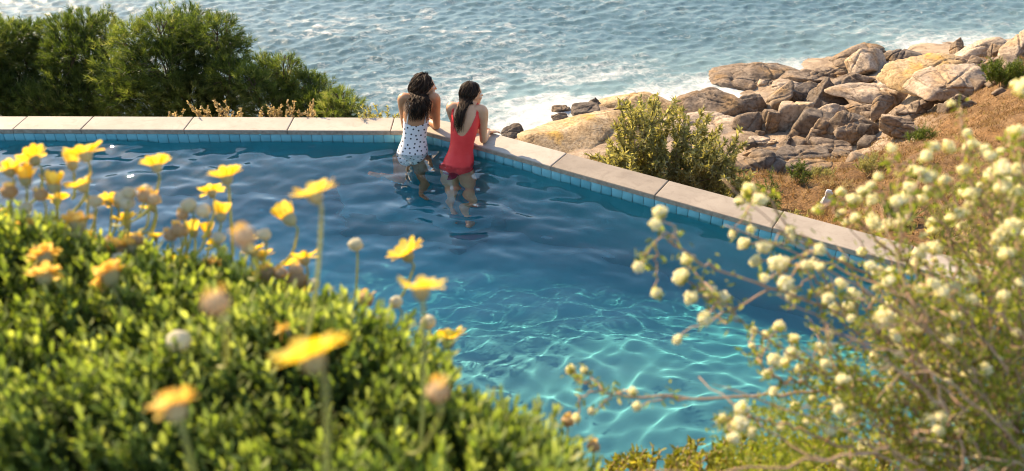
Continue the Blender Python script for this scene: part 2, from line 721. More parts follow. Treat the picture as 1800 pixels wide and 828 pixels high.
# ------------------------------------------------------------------ TERRAIN
SEA = -11.5
ctrl = [G(*c) for c in [
    (900, 262, -12.2), (945, 250, -11.7), (1000, 240, -11.35), (1070, 200, -11.6), (1150, 225, -11.0), (1250, 212, -11.1), (1290, 185, -11.4),
    (1340, 150, -11.7), (1420, 135, -11.4), (1480, 138, -11.1), (1550, 185, -10.2), (1440, 245, -10.1), (1330, 250, -10.3), (1300, 292, -9.4),
    (1440, 292, -9.0), (1560, 240, -9.0), (1620, 190, -8.8), (1600, 118, -10.0), (1680, 108, -9.2), (1790, 100, -7.9), (1790, 125, -7.0),
    (1730, 180, -7.0), (1640, 260, -7.2), (1800, 200, -5.4), (1800, 280, -3.8), (1700, 310, -4.6), (1600, 330, -5.0), (1500, 335, -5.4),
    (1400, 340, -5.0), (1310, 350, -4.0), (1250, 330, -4.2), (1130, 312, -5.6), (1060, 282, -7.5), (1180, 290, -7.8), (1500, 395, -2.2),
    (1600, 420, -1.5), (1700, 400, -1.5), (1800, 400, -1.2), (1560, 92, -11.2), (1650, 70, -13.2), (1740, 62, -13.4), (1800, 50, -13.5), (1800, 84, -8.6), (1860, 66, -8.0), (1480, 80, -12.6), (1900, 56, -9.5), (1900, 140, -5.2), (2000, 240, -3.0),
    (1380, 100, -12.8), (1200, 130, -12.9), (1050, 160, -12.9), (900, 200, -12.9)]]
ctrl += [np.array(c, float) for c in [
    (-3, 8.6, -3.0), (-6, 8.6, -2.6), (-10, 9, -2.0), (-3, 12, -5.6), (-6, 14, -5.6), (-10, 14, -5), (-14, 12, -3.5), (-2, 18, -10), (-6, 20, -10.2),
    (-12, 22, -11), (-20, 26, -12.5), (0, 12, -6.6), (-8, 27, -13), (0.5, 9.5, -4.2), (-1, 8.6, -3.4), (2, 8, -3.0), (4, 6.4, -1.6),
    (5.2, 5, -0.7), (5.2, 3, 0.3), (4.4, 1.6, 1.1), (3.0, 1.2, 1.6), (1.2, 0.9, 1.95), (0, 0.3, 2.25), (-2, 0.3, 2.3), (-5, 0.6, 2.0), (-9, 2, 1.2),
    (4.2, 2.0, 0.2), (2, 1.8, 0.15), (0, 1.8, 0.15), (-3, 1.8, 0.15), (-7, 1.8, 0.4), (-9, 6, -0.4), (0, -6, 2.6), (-12, -6, 2.6), (14, -6, 2.4), (20, 6, 2.0), (30, 14, 1.0), (45, 30, -3), (45, 60, -13),
    (20, 60, -14), (0, 45, -14), (-30, 40, -14), (-30, 8, -1.5), (60, -6, 3)]]
TERR = RBF(ctrl, 0.05)


def terrain_z(x, y):
    x, y = np.asarray(x, float), np.asarray(y, float)
    z = TERR(x, y)
    z = z + 0.5 * fbm(x * 0.35, y * 0.35, o=4, seed=2) * np.clip((y - 7) / 6, 0, 1) + 0.22 * fbm(x * 1.3, y * 1.3, o=4, seed=5) * np.clip((y - 5) / 6, 0.05, 1)
    z = np.where(inside(x, y, POOL, 0.27), np.minimum(z, -2.6), z)
    z = np.where(inside(x, y, POOL, 0.75), np.minimum(z, np.where(y > 4.9, -0.25 - 0.6 * np.clip((8.0 - x) * 0.3, 0, 1), -0.12)), z)
    return z


xs = np.concatenate([np.arange(-34, -10, 1.0), np.arange(-10, 24, 0.14), np.arange(24, 60, 1.0)])
ys = np.concatenate([np.arange(-8, 0, 0.5), np.arange(0, 36, 0.14), np.arange(36, 62, 1.0)])
X, Y, F = sheet(xs, ys)
Z = terrain_z(X, Y)
m_ground, nt, b, o = newmat('hillside_soil')
n1 = noise(nt, 0.55, 6, 0.65, 'World')
n2 = noise(nt, 3.2, 6, 0.7, 'World')
n3 = noise(nt, 22, 5, 0.7, 'World')
c = ramp(nt, n2, [(0.28, (0.085, 0.048, 0.026)), (0.45, (0.20, 0.11, 0.05)), (0.6, (0.33, 0.20, 0.095)), (0.75, (0.43, 0.29, 0.16))])
c = mixc(nt, ramp(nt, n1, [(0.48, (0, 0, 0)), (0.62, (0.8, 0.8, 0.8))]), c, (0.33, 0.18, 0.075))
c = mixc(nt, ramp(nt, n3, [(0.4, (0.75, 0.75, 0.75)), (0.62, (0, 0, 0))]), c, (0.06, 0.038, 0.022))
# bare granite low down towards the sea
gz = N(nt, 'ShaderNodeNewGeometry')
sx = N(nt, 'ShaderNodeSeparateXYZ')
nt.links.new(gz.outputs['Position'], sx.inputs[0])
mr = N(nt, 'ShaderNodeMapRange')
mr.inputs['From Min'].default_value, mr.inputs['From Max'].default_value = -7.6, -9.0
nt.links.new(sx.outputs['Z'], mr.inputs['Value'])
gr = ramp(nt, noise(nt, 1.6, 8, 0.7, 'World', 0.6), [(0.3, (0.12, 0.085, 0.06)), (0.45, (0.29, 0.215, 0.15)), (0.7, (0.47, 0.37, 0.27))])
c = mixc(nt, mr.outputs[0], c, gr)
nt.links.new(c, b.inputs['Base Color'])
b.inputs['Roughness'].default_value = 0.95
b.inputs['Specular IOR Level'].default_value = 0.15
bump(nt, b, n3, 0.9, 0.08)
hill = link('hillside_terrain', mesh('hillside_terrain', np.stack([X, Y, Z], -1).reshape(-1, 3), F, m_ground, True))
tag(hill, kind='structure')


def ground_hit(px, py):
    """where the ray of a photograph pixel meets the terrain"""
    o_ = np.array((0, 0, CAM_Z))
    d_ = P(px, py, 1.0) - o_
    t = np.linspace(6.0, 75, 2800)
    q = o_ + d_[None] * t[:, None]
    h = q[:, 2] - np.maximum(TERR(q[:, 0], q[:, 1]), SEA)
    k = np.argmax(h < 0)
    return q[k] if h[k] < 0 else q[-1]


# ------------------------------------------------------------------ SEA
def ocean_tile(n, L, seed, wind, amp):
    g = np.random.default_rng(seed)
    k = np.fft.fftfreq(n, L / n) * 2 * math.pi
    KX, KY = np.meshgrid(k, k)
    K = np.hypot(KX, KY)
    K[0, 0] = 1
    Lw = 0.16
    ph = np.exp(-1 / (K * Lw) ** 2) / K ** 3.55
    w = np.array(wind) / np.hypot(*wind)
    dirn = np.abs((KX * w[0] + KY * w[1]) / K) ** 3.5 + 0.06
    ph = ph * dirn * np.exp(-(K * 0.028) ** 2)
    ph[0, 0] = 0
    H = np.sqrt(ph) * (g.normal(size=(n, n)) + 1j * g.normal(size=(n, n)))
    z = np.fft.ifft2(H).real
    s = z.std()
    dx = np.fft.ifft2(-1j * KX / K * H).real
    dy = np.fft.ifft2(-1j * KY / K * H).real
    return z / s * amp, dx / s * amp, dy / s * amp


def sample(t, L, x, y):
    n = t.shape[0]
    u, v = np.mod(x / L, 1) * n, np.mod(y / L, 1) * n
    i, j = u.astype(int) % n, v.astype(int) % n
    a, b_ = u - np.floor(u), v - np.floor(v)
    i2, j2 = (i + 1) % n, (j + 1) % n
    return t[j, i] * (1 - a) * (1 - b_) + t[j, i2] * a * (1 - b_) + t[j2, i] * (1 - a) * b_ + t[j2, i2] * a * b_


T1, L1 = ocean_tile(512, 36.0, 1, (0.55, -1), 0.028), 36.0
T2, L2 = ocean_tile(512, 13.7, 2, (-0.2, -1), 0.015), 13.7
yy = [15.0]
while yy[-1] < 78:
    yy.append(yy[-1] * 1.0043)
while yy[-1] < 3500:
    yy.append(yy[-1] * 1.08)
yy = np.array(yy)
uu = np.linspace(-1.12, 1.12, 560)
U, Y = np.meshgrid(uu, yy)
X = U * Y
fade = np.clip((200 - Y) / 120, 0, 1)
ca, sa = math.cos(0.6), math.sin(0.6)
Z = np.zeros_like(X)
DX, DY = np.zeros_like(X), np.zeros_like(X)
for (t, L, c_, s_) in ((T1, L1, 1, 0), (T2, L2, ca, sa)):
    xr, yr = X * c_ - Y * s_, X * s_ + Y * c_
    Z += sample(t[0], L, xr, yr)
    a_, b2 = sample(t[1], L, xr, yr), sample(t[2], L, xr, yr)
    DX += a_ * c_ + b2 * s_
    DY += -a_ * s_ + b2 * c_
swell = 0.06 * np.sin((X * 0.35 + Y * 0.94) * 2 * math.pi / 7.5 + 1.2 * fbm(X * 0.08, Y * 0.08, o=2, seed=4) * 3)
# depth of water over the rock shelf
tz = np.full_like(X, -14.0)
msk = (Y < 62) & (X < 50) & (X > -30)
tz[msk] = TERR(X[msk], Y[msk])
shallow = np.clip((tz + 13.3) / 1.9, 0, 1)            # 0 in deep water, 1 at the shore line
Zs = Z + swell
crest = (Zs - Zs.mean()) / Zs.std()
# churned foam by the rocks, streaks further out, and white caps on crests
big = fbm(X * 0.16 + 5, Y * 0.16, o=3, seed=21)
st_ = fbm(X * 0.22 + 2.0 * fbm(X * 0.15, Y * 0.15, o=2, seed=31), Y * 0.55 + 2.0 * fbm(X * 0.15 + 7, Y * 0.15, o=2, seed=33), o=4, seed=23)
px_ = X / np.maximum(Y, 1)
gsp = [G(1290, 160, SEA), G(1360, 150, SEA), G(1000, 205, SEA)]
reg = np.exp(-((X - 2.4) / 6.5) ** 2 - ((Y - 33) / 7.0) ** 2) + sum(a_ * np.exp(-((X - q_[0]) / 1.8) ** 2 - ((Y - q_[1]) / 1.6) ** 2) for q_, a_ in zip(gsp, (0.9, 0.9, 0.3)))     # surge off the point
foam = 0.85 * np.clip(shallow - 0.5, 0, 1) + 0.38 * reg + 0.85 * st_ * (0.35 + shallow + reg) + 0.16 * np.clip(crest - 0.6, 0, 2) - 0.10
cap = np.clip(crest - 1.5, 0, 1) * np.clip(big * 2.6 - 0.15, 0, 1)
lines = np.clip(1 - np.abs(st_ - 0.05) * 11, 0, 1) * np.clip(big * 2.4 - 0.05 + 1.1 * reg, 0, 1)
foam = np.clip(foam, 0, 1.0) + 0.75 * cap * (Y < 110) + 0.5 * lines * (Y < 90)
Zf = SEA + (Zs * fade) * (1 - 0.35 * np.clip(reg + shallow, 0, 1))
Xf, Yf = X - 0.8 * DX * fade, Y - 0.8 * DY * fade
m_, n_ = X.shape
i = np.arange(n_ * m_).reshape(m_, n_)
F = np.stack([i[:-1, :-1], i[:-1, 1:], i[1:, 1:], i[1:, :-1]], -1).reshape(-1, 4)
m_sea, nt, b, o = newmat('sea_water')
fo = attr(nt, 'foam')
sh_ = attr(nt, 'shallow')
c = mixc(nt, sh_, (0.058, 0.112, 0.128), (0.15, 0.225, 0.22))
fn = noise(nt, 2.6, 8, 0.75, 'World', 1.2)
fsum = N(nt, 'ShaderNodeMath', operation='ADD')
nt.links.new(fo, fsum.inputs[0])
fs2 = N(nt, 'ShaderNodeMath', operation='MULTIPLY_ADD')
nt.links.new(fn, fs2.inputs[0])
fs2.inputs[1].default_value, fs2.inputs[2].default_value = 2.7, -1.36
nt.links.new(fs2.outputs[0], fsum.inputs[1])
fm = ramp(nt, fsum.outputs[0], [(0.12, (0, 0, 0)), (0.50, (0.38, 0.38, 0.38)), (1.0, (0.95, 0.95, 0.95))])
c = mixc(nt, fm, c, (0.52, 0.53, 0.52))
nt.links.new(c, b.inputs['Base Color'])
b.inputs['IOR'].default_value = 1.33
rg = N(nt, 'ShaderNodeMapRange')
nt.links.new(fm, rg.inputs['Value'])
rg.inputs['To Min'].default_value, rg.inputs['To Max'].default_value = 0.33, 0.95
nt.links.new(rg.outputs[0], b.inputs['Roughness'])
bump(nt, b, noise(nt, 5.5, 5, 0.65, 'World', 0.4), 0.35, 0.05)
sea = link('sea_water', mesh('sea_water', np.stack([Xf, Yf, Zf], -1).reshape(-1, 3), F, m_sea, True, {'foam': foam.ravel(), 'shallow': (shallow * 0.9 + 0.5 * reg + 0.06 * crest).clip(0, 1).ravel()}))
tag(sea, kind='structure')

# ------------------------------------------------------------------ ROCKS
def granite(name, dark, mid, pale, stain, amount, scale=1.0):
    m, nt, b, o = newmat(name)
    tc = N(nt, 'ShaderNodeTexCoord')
    n_a = noise(nt, 1.3 * scale, 8, 0.68, 'World', 0.5)
    n_b = noise(nt, 9 * scale, 6, 0.7, 'World')
    n_c = noise(nt, 0.9 * scale, 5, 0.6, 'World')
    c = ramp(nt, n_a, [(0.28, dark), (0.5, mid), (0.72, pale)])
    c = mixc(nt, ramp(nt, n_c, [(0.52, (0, 0, 0)), (0.66, (amount,) * 3)]), c, stain)
    c = mixc(nt, ramp(nt, n_b, [(0.35, (0.7, 0.7, 0.7)), (0.55, (0, 0, 0))]), c, tuple(0.55 * v for v in dark))
    # wandering cracks
    vo = N(nt, 'ShaderNodeTexVoronoi', feature='DISTANCE_TO_EDGE')
    vo.inputs['Scale'].default_value = 0.42 * scale
    g = N(nt, 'ShaderNodeNewGeometry')
    ad = N(nt, 'ShaderNodeVectorMath', operation='MULTIPLY_ADD')
    nn = N(nt, 'ShaderNodeTexNoise')
    nn.inputs['Scale'].default_value = 1.6
    nt.links.new(g.outputs['Position'], nn.inputs['Vector'])
    nt.links.new(nn.outputs['Color'], ad.inputs[0])
    ad.inputs[1].default_value = (0.7, 0.7, 0.7)
    nt.links.new(g.outputs['Position'], ad.inputs[2])
    nt.links.new(ad.outputs[0], vo.inputs['Vector'])
    cr = ramp(nt, vo.outputs['Distance'], [(0.0, (0.6, 0.6, 0.6)), (0.012, (1, 1, 1))])
    c = mixc(nt, cr, tuple(0.4 * v for v in dark), c)
    nt.links.new(c, b.inputs['Base Color'])
    b.inputs['Roughness'].default_value = 0.88
    b.inputs['Specular IOR Level'].default_value = 0.2
    hs = N(nt, 'ShaderNodeMath', operation='MULTIPLY_ADD')
    nt.links.new(cr, hs.inputs[0])
    hs.inputs[1].default_value = 0.6
    nt.links.new(n_b, hs.inputs[2])
    bump(nt, b, hs.outputs[0], 0.7, 0.06)
    return m


GR = {
    'p': granite('granite_pale', (0.26, 0.19, 0.135), (0.42, 0.33, 0.245), (0.53, 0.43, 0.33), (0.50, 0.30, 0.13), 0.55),
    'b': granite('granite_brown', (0.10, 0.073, 0.052), (0.215, 0.16, 0.115), (0.35, 0.275, 0.20), (0.40, 0.24, 0.10), 0.6),
    'd': granite('granite_dark', (0.075, 0.06, 0.05), (0.15, 0.12, 0.095), (0.24, 0.195, 0.155), (0.28, 0.18, 0.09), 0.5),
    'o': granite('granite_orange', (0.22, 0.14, 0.07), (0.42, 0.30, 0.17), (0.54, 0.43, 0.30), (0.56, 0.33, 0.08), 0.9),
    'w': plain('bleached_stone', [(0.3, (0.6, 0.57, 0.52)), (0.7, (0.75, 0.72, 0.68))], 6, 0.8, 0.4, 0.02),
}


def boulder(seed, sx_, sy_, sz_, kind, lev=4, rough=0.05):
    """rounded polyhedron: support planes smoothed together, then weathered"""
    g = np.random.default_rng(seed)
    U_, F_ = ico(lev)
    if kind == 'box':
        Np = np.array([(1, 0, 0), (-1, 0, 0), (0, 1, 0), (0, -1, 0), (0, 0, 1), (0, 0, -1)], float) + g.normal(0, 0.09, (6, 3))
        D = np.array([1, 1, 1, 1, 1, 1]) * g.uniform(0.88, 1.0, 6)
        extra = g.normal(size=(2, 3))
        Np = np.concatenate([Np, extra])
        D = np.concatenate([D, [1.28, 1.32]])
        pw = 26
    elif kind == 'peak':
        Np = np.array([(0.75, 0.1, 0.62), (-0.8, -0.1, 0.55), (0.15, -0.85, 0.5), (0, 0.9, 0.4), (0, 0, -1)], float) + g.normal(0, 0.08, (5, 3))
        D = np.array([0.62, 0.62, 0.6, 0.7, 0.8])
        pw = 22
    elif kind == 'slab':
        Np = np.concatenate([np.array([(0, 0, 1), (0, 0, -1), (0.1, 0.1, 1)], float), np.stack([np.cos(q_ := np.linspace(0, 6.28, 7, endpoint=False) + g.uniform(0, 1)), np.sin(q_), g.normal(0, 0.15, 7)], -1)])
        D = np.concatenate([[0.9, 0.9, 0.95], g.uniform(0.75, 1.0, 7)])
        pw = 18
    elif kind == 'dome':
        Np = g.normal(size=(9, 3))
        Np[:, 2] = np.abs(Np[:, 2]) * 0.7
        D = g.uniform(0.82, 1.0, 9)
        Np = np.concatenate([Np, [(0, 0, -1)]])
        D = np.concatenate([D, [0.8]])
        pw = 11
    elif kind == 'ramp':                # long slope that climbs to the right
        Np = np.array([(-0.55, -0.25, 0.80), (0.15, -0.8, 0.6), (0.95, -0.1, 0.15), (-0.95, -0.1, 0.1), (0.1, 1, 0.1), (-0.1, -1, 0.15), (0.1, 0, 1), (0, 0, -1), (-0.6, -0.7, 0.45)], float) + g.normal(0, 0.05, (9, 3))
        D = np.array([0.46, 0.60, 0.80, 0.95, 0.8, 0.78, 0.80, 0.9, 0.74])
        pw = 28
    else:                               # faceted
        Np = g.normal(size=(13, 3))
        D = g.uniform(0.62, 1.0, 13)
        pw = 24
    Np = Np / np.linalg.norm(Np, axis=1)[:, None]
    dots = np.clip(U_ @ Np.T, 0, None) / D[None]
    r = 1 / (np.sum(dots ** pw, axis=1) + 0.25 ** pw) ** (1 / pw)
    r = np.minimum(r, 1.55 if kind != 'ramp' else 2.2)
    Vv = U_ * r[:, None]
    s_ = seed * 1.7
    q = Vv * np.array((sx_, sy_, sz_))
    w = max(sx_, sy_, sz_)
    f1 = 1.4 / w
    dn = fbm(q[:, 0] * f1 + s_, q[:, 1] * f1, q[:, 2] * f1, o=3, seed=seed) * rough * 1.5 * w
    f2 = 6.0
    dn = dn + fbm(q[:, 0] * f2 + s_, q[:, 1] * f2, q[:, 2] * f2 * 1.6, o=3, seed=seed + 9) * 0.035
    # one or two bedding cracks
    for k_ in range(4):
        nn_ = unit(g.normal(size=3) + np.array((0, 0, 0.9)))
        dist = q @ nn_ - g.uniform(-0.5, 0.5) * sz_ + 0.05 * w * vnoise(q[:, 0] * 2 / w, q[:, 1] * 2 / w, q[:, 2] * 2 / w, seed=seed + k_)
        dn = dn - 0.07 * w ** 0.5 * np.exp(-(dist / (0.014 * w + 0.012)) ** 2)
    return q + U_ * dn[:, None], F_


# (x, bottom y, width, height) in photograph pixels, shape, stone, turn, tilt, name, label
ROCKS = [
    (1316, 245, 56, 48, 'dome', 'b', 0.2, 0, 'boulder', 'domed brown boulder at the left end of the upright row, behind the leafy shrub'),
    (1351, 244, 28, 47, 'box', 'b', 0.15, 0.1, 'rock', 'narrow upright slab wedged left of the squared pale block'),
    (1393, 240, 54, 60, 'box', 'p', -0.35, 0.0, 'rock', 'tall squared pale block with a flat sunlit top'),
    (1424, 247, 54, 54, 'box', 'd', -0.3, 0.28, 'rock', 'dark leaning slab just right of the squared pale block'),
    (1442, 253, 38, 46, 'dome', 'b', 0.3, 0.12, 'boulder', 'upright rounded boulder in front of the dark leaning slab'),
    (1491, 246, 70, 52, 'dome', 'd', 0.1, -0.1, 'boulder', 'big dark humped boulder in the middle of the upright row'),
    (1498, 249, 46, 33, 'facet', 'b', 0.5, 0, 'boulder', 'angular boulder in front of the big dark humped one'),
    (1524, 243, 24, 24, 'facet', 'd', 0.2, 0, 'rock', 'small grey stone squeezed between the angular and the long brown boulder'),
    (1579, 243, 70, 40, 'facet', 'b', 0.15, 0, 'boulder', 'long brown boulder at the right end of the upright row'),
    (1347, 282, 66, 28, 'slab', 'b', 0.05, 0.05, 'rock', 'flat rock with rusty orange top below the domed brown boulder'),
    (1414, 291, 100, 33, 'slab', 'd', 0.0, 0.03, 'rock', 'longest flat dark rock, lowest of the layered rocks'),
    (1472, 272, 72, 25, 'slab', 'b', -0.1, 0.05, 'rock', 'flat ragged rock above the right end of the longest flat one'),
    (1484, 284, 38, 20, 'slab', 'd', 0.2, 0, 'rock', 'small dark slab right of the longest flat rock'),
    (1387, 258, 25, 19, 'peak', 'd', 0.4, 0, 'rock', 'little wedge stone at the foot of the squared pale block'),
    (1345, 258, 46, 10, 'slab', 'p', 0.0, 0, 'rock', 'thin pale slab below the narrow upright one'),
    (1454, 190, 56, 50, 'peak', 'd', 0.1, 0, 'rock', 'dark pointed rock rising behind the upright row'),
    (1411, 187, 58, 36, 'facet', 'd', 0.4, 0, 'boulder', 'dark boulder left of the dark pointed rock'),
    (1370, 197, 48, 42, 'facet', 'b', 0.9, 0.2, 'boulder', 'grey angular boulder left of the squared block top'),
    (1320, 200, 52, 32, 'dome', 'b', 0.3, 0, 'boulder', 'rounded boulder at the water beside the cracked one'),
    (1242, 204, 106, 52, 'dome', 'b', 0.1, 0, 'boulder', 'large cracked brown boulder in the surf behind the leafy shrub'),
    (1130, 195, 112, 37, 'dome', 'o', -0.1, 0, 'boulder', 'low smooth ochre dome of rock at the surf edge'),
    (1338, 142, 118, 32, 'dome', 'b', 0.2, 0, 'boulder', 'broad headland rock standing farthest out in the surf'),
    (1296, 153, 76, 19, 'dome', 'b', 0, 0, 'rock', 'low wet rock in front of the broad headland rock'),
    (1354, 156, 56, 18, 'slab', 'd', 0.2, 0, 'rock', 'dark shelf at the right foot of the broad headland rock'),
    (987, 199, 36, 9, 'slab', 'd', 0.1, 0, 'rock', 'thin dark rock awash left in the surf'),
    (982, 213, 29, 15, 'facet', 'b', 0.4, 0, 'rock', 'small brown rock in the foam below the thin one awash'),
    (1031, 211, 48, 21, 'box', 'd', 0.1, 0, 'rock', 'squat dark rock in the foam at the ochre shelf'),
    (1046, 184, 17, 12, 'peak', 'd', 0.1, 0, 'rock', 'tiny peaked rock alone in the foam'),
    (1091, 197, 30, 11, 'facet', 'd', 0.6, 0, 'rock', 'small dark rock at the left foot of the ochre dome'),
    (905, 246, 32, 22, 'facet', 'd', 0.3, 0, 'rock', 'dark rock just over the coping right of the red swimsuit'),
    (923, 257, 32, 18, 'facet', 'b', 0.8, 0, 'rock', 'brown rock half hidden by the coping beside the dark one'),
    (1524, 134, 82, 50, 'facet', 'p', 0.35, 0, 'boulder', 'big pale angular boulder against the sea'),
    (1520, 118, 86, 40, 'dome', 'b', 0, 0, 'boulder', 'dark rimmed boulder behind the big pale angular one'),
    (1585, 106, 48, 23, 'dome', 'd', 0.1, 0, 'boulder', 'dark flat boulder between the pale boulder and the steep orange slope'),
    (1655, 154, 120, 72, 'ramp', 'o', 0.0, 0.0, 'rock', 'great orange streaked slope of rock below the skyline'),
    (1692, 166, 120, 56, 'ramp', 'p', 0.15, 0.0, 'rock', 'great bleached slope of rock right of the orange one'),
    (1733, 106, 64, 37, 'dome', 'p', 0.1, 0, 'boulder', 'round pale boulder on the skyline'),
    (1751, 104, 36, 28, 'facet', 'b', 0.5, 0, 'boulder', 'brown broken boulder leaning on the round skyline one'),
    (1685, 98, 38, 25, 'facet', 'b', 0.7, 0.2, 'rock', 'small tilted rock left of the round skyline boulder'),
    (1697, 130, 36, 26, 'box', 'b', 0.5, 0.35, 'rock', 'left one of the two tilted slabs below the round skyline boulder'),
    (1722, 130, 36, 28, 'box', 'b', 0.5, 0.35, 'rock', 'right one of the two tilted slabs below the round skyline boulder'),
    (1750, 128, 38, 26, 'facet', 'b', 0.2, 0, 'boulder', 'grey boulder above the bright green mat'),
    (1796, 106, 46, 50, 'peak', 'p', 0.3, 0.2, 'rock', 'tall pale rock at the right picture edge'),
    (1555, 203, 50, 34, 'facet', 'b', 0.4, 0, 'boulder', 'brown boulder above the long one at the row end'),
    (1514, 198, 48, 20, 'dome', 'b', 0, 0, 'boulder', 'low boulder above the big dark humped one'),
    (1601, 207, 62, 15, 'slab', 'b', 0.0, 0, 'rock', 'thin flat slab above the long brown boulder'),
    (1620, 198, 42, 20, 'facet', 'b', 0.5, 0, 'rock', 'small broken rock right of the thin flat slab'),
    (1565, 214, 28, 12, 'slab', 'p', 0.1, 0, 'rock', 'pale sliver of rock on top of the long brown boulder'),
    (1427, 150, 92, 26, 'slab', 'b', 0.3, 0.12, 'rock', 'layered brown slab sloping down to the headland surf'),
    (1400, 165, 80, 22, 'slab', 'p', 0.3, 0.1, 'rock', 'pale sloping slab behind the dark boulder'),
    (1462, 138, 60, 20, 'slab', 'b', 0.25, 0.1, 'rock', 'brown slab left of the big pale angular boulder'),
    (1478, 150, 22, 14, 'facet', 'd', 0.1, 0, 'rock', 'small dark stone below the big pale boulder, left of its pair'),
    (1496, 146, 22, 13, 'facet', 'd', 0.9, 0, 'rock', 'small dark stone right below the big pale boulder'),
    (1502, 158, 54, 23, 'facet', 'b', 0.3, 0, 'boulder', 'grey boulder under the big pale angular one'),
    (1472, 208, 46, 26, 'dome', 'p', 0.4, 0.2, 'rock', 'smooth pale hump below the dark pointed rock'),
    (1560, 182, 130, 30, 'dome', 'p', 0.2, 0.05, 'rock', 'wide bleached bedrock below the orange slope'),
    (1070, 258, 200, 44, 'dome', 'o', 0.35, 0.04, 'rock', 'wide smooth shelf stained ochre sloping into the foam'),
    (1245, 250, 170, 44, 'dome', 'p', 0.1, 0.0, 'rock', 'wide pale shelf left of the domed brown boulder'),
    (1340, 318, 90, 34, 'facet', 'd', 0.3, 0.0, 'rock', 'dark craggy bedrock under the flat rusty rock'),
    (1410, 312, 90, 24, 'slab', 'b', 0.1, 0.0, 'rock', 'cracked bedrock under the longest flat rock'),
    (1455, 357, 17, 14, 'facet', 'w', 0.3, 0, 'rock', 'small white stone on the slope beyond the coping'),
    (1690, 190, 44, 14, 'facet', 'b', 0.3, 0, 'rock', 'low brown rock lying in the dry scrub under the bleached slope'),
    (1650, 183, 34, 14, 'facet', 'd', 0.6, 0, 'rock', 'low dark rock at the lower edge of the bleached slope'),
    (1710, 150, 60, 16, 'slab', 'o', 0.3, 0.05, 'rock', 'ochre ledge left of the bright green mat'),
]
for k, (px, py, w, h, kind, stone, turn, tilt, nm, lab) in enumerate(ROCKS):
    p = ground_hit(px, py)
    d = depth(p)
    al = math.atan2(CAM_Z - p[2], p[1])
    sx_ = 1.10 * w / FPX * d / 2
    flat = kind in ('slab', 'dome') and w > 2.0 * h
    sy_ = sx_ * (0.66 if not flat else 0.58)
    hz = (h / FPX * d - 2 * sy_ * 0.8 * math.sin(al)) / math.cos(al)
    w, h = w * 1.10, h * 1.06
    hz = max(hz, 0.34 * w / FPX * d if not flat else 0.13 * w / FPX * d, 0.22)
    hz *= {'peak': 1.3, 'facet': 1.28, 'box': 1.2, 'dome': 1.12}.get(kind, 1.0)
    sz_ = hz / 2 * 1.25                                    # a fifth of it is in the ground
    if kind == 'box':
        sx_ *= 0.94
        sz_ *= 0.9
    V, F = boulder(k + 3, sx_, sy_, sz_, kind, 5 if w > 30 else 4, 0.035 if kind == 'box' else 0.085)
    c_ = np.array((p[0], p[1] + sy_ * 0.75, p[2] + hz * 0.5 - 0.12 * hz))
    if w > 120:
        c_[2] -= 0.1 * hz
    o_ = link(nm, mesh(nm, V, F, GR[stone], True), None, c_, (0.1 * tilt, tilt, turn))
    tag(o_, lab, 'rock', 'boulders along the shore')

# loose rubble between the boulders
gq = np.random.default_rng(91)
RUB = [(boulder(200 + s_, 0.5, 0.42, 0.36, 'facet' if s_ % 2 else 'box', 3, 0.06)) for s_ in range(5)]
RUBM = [mesh('stone', V, F, GR['bbdp'[i % 4]], True) for i, (V, F) in enumerate(RUB)]
for (px, py, w, h, kind, stone, turn, tilt, nm, lab) in ROCKS:
    if px < 1280 or w < 20 or len(lab.split()) > 13:
        continue
    sgn = -1 if gq.random() < 0.5 else 1
    p = ground_hit(px + sgn * (w * 0.5 + 4), py + gq.uniform(-3, 4))
    s_ = abs(gq.normal(0.36, 0.14)) + 0.16
    z_ = max(float(terrain_z(p[0], p[1])), SEA - 0.1)
    o_ = link('stone', RUBM[gq.integers(0, 5)], None, (p[0], p[1], z_ + 0.08 * s_), tuple(gq.uniform(-0.4, 0.4, 2)) + (gq.uniform(0, 6.28),), (s_, s_, s_))
    tag(o_, 'loose stone beside ' + lab, 'stone', 'rubble between the boulders')

# ------------------------------------------------------------------ PEOPLE
def skinmat(name, base, deep):
    m, nt, b, o = newmat(name)
    n = noise(nt, 9, 4, 0.6)
    nt.links.new(ramp(nt, n, [(0.3, deep), (0.7, base)]), b.inputs['Base Color'])
    b.inputs['Roughness'].default_value = 0.42
    b.inputs['Specular IOR Level'].default_value = 0.45
    b.inputs['Subsurface Weight'].default_value = 0.08
    b.inputs['Subsurface Radius'].default_value = (0.02, 0.008, 0.004)
    return m


def loft(rings, k=28):
    """rings: (centre, u, w, half width, depth in front, depth behind)"""
    a = np.linspace(0, 2 * math.pi, k, endpoint=False)
    V = []
    for c, u, w, hw, bf, bb in rings:
        cs, sn = np.cos(a), np.sin(a)
        cs2, sn2 = np.sign(cs) * np.abs(cs) ** 0.85, np.sign(sn) * np.abs(sn) ** 0.85
        V.append(np.asarray(c) + hw * cs2[:, None] * u + (np.where(sn > 0, bf, bb) * sn2)[:, None] * w)
    n = len(V)
    i = np.arange(n * k).reshape(n, k)
    j = np.roll(i, -1, 1)
    F4 = np.stack([i[:-1], j[:-1], j[1:], i[1:]], -1).reshape(-1, 4)
    V = np.concatenate(V + [[rings[0][0]], [rings[-1][0]]])
    F3 = np.concatenate([np.stack([j[0], i[0], np.full(k, n * k)], -1), np.stack([i[-1], j[-1], np.full(k, n * k + 1)], -1)])
    return V, [F4, F3]


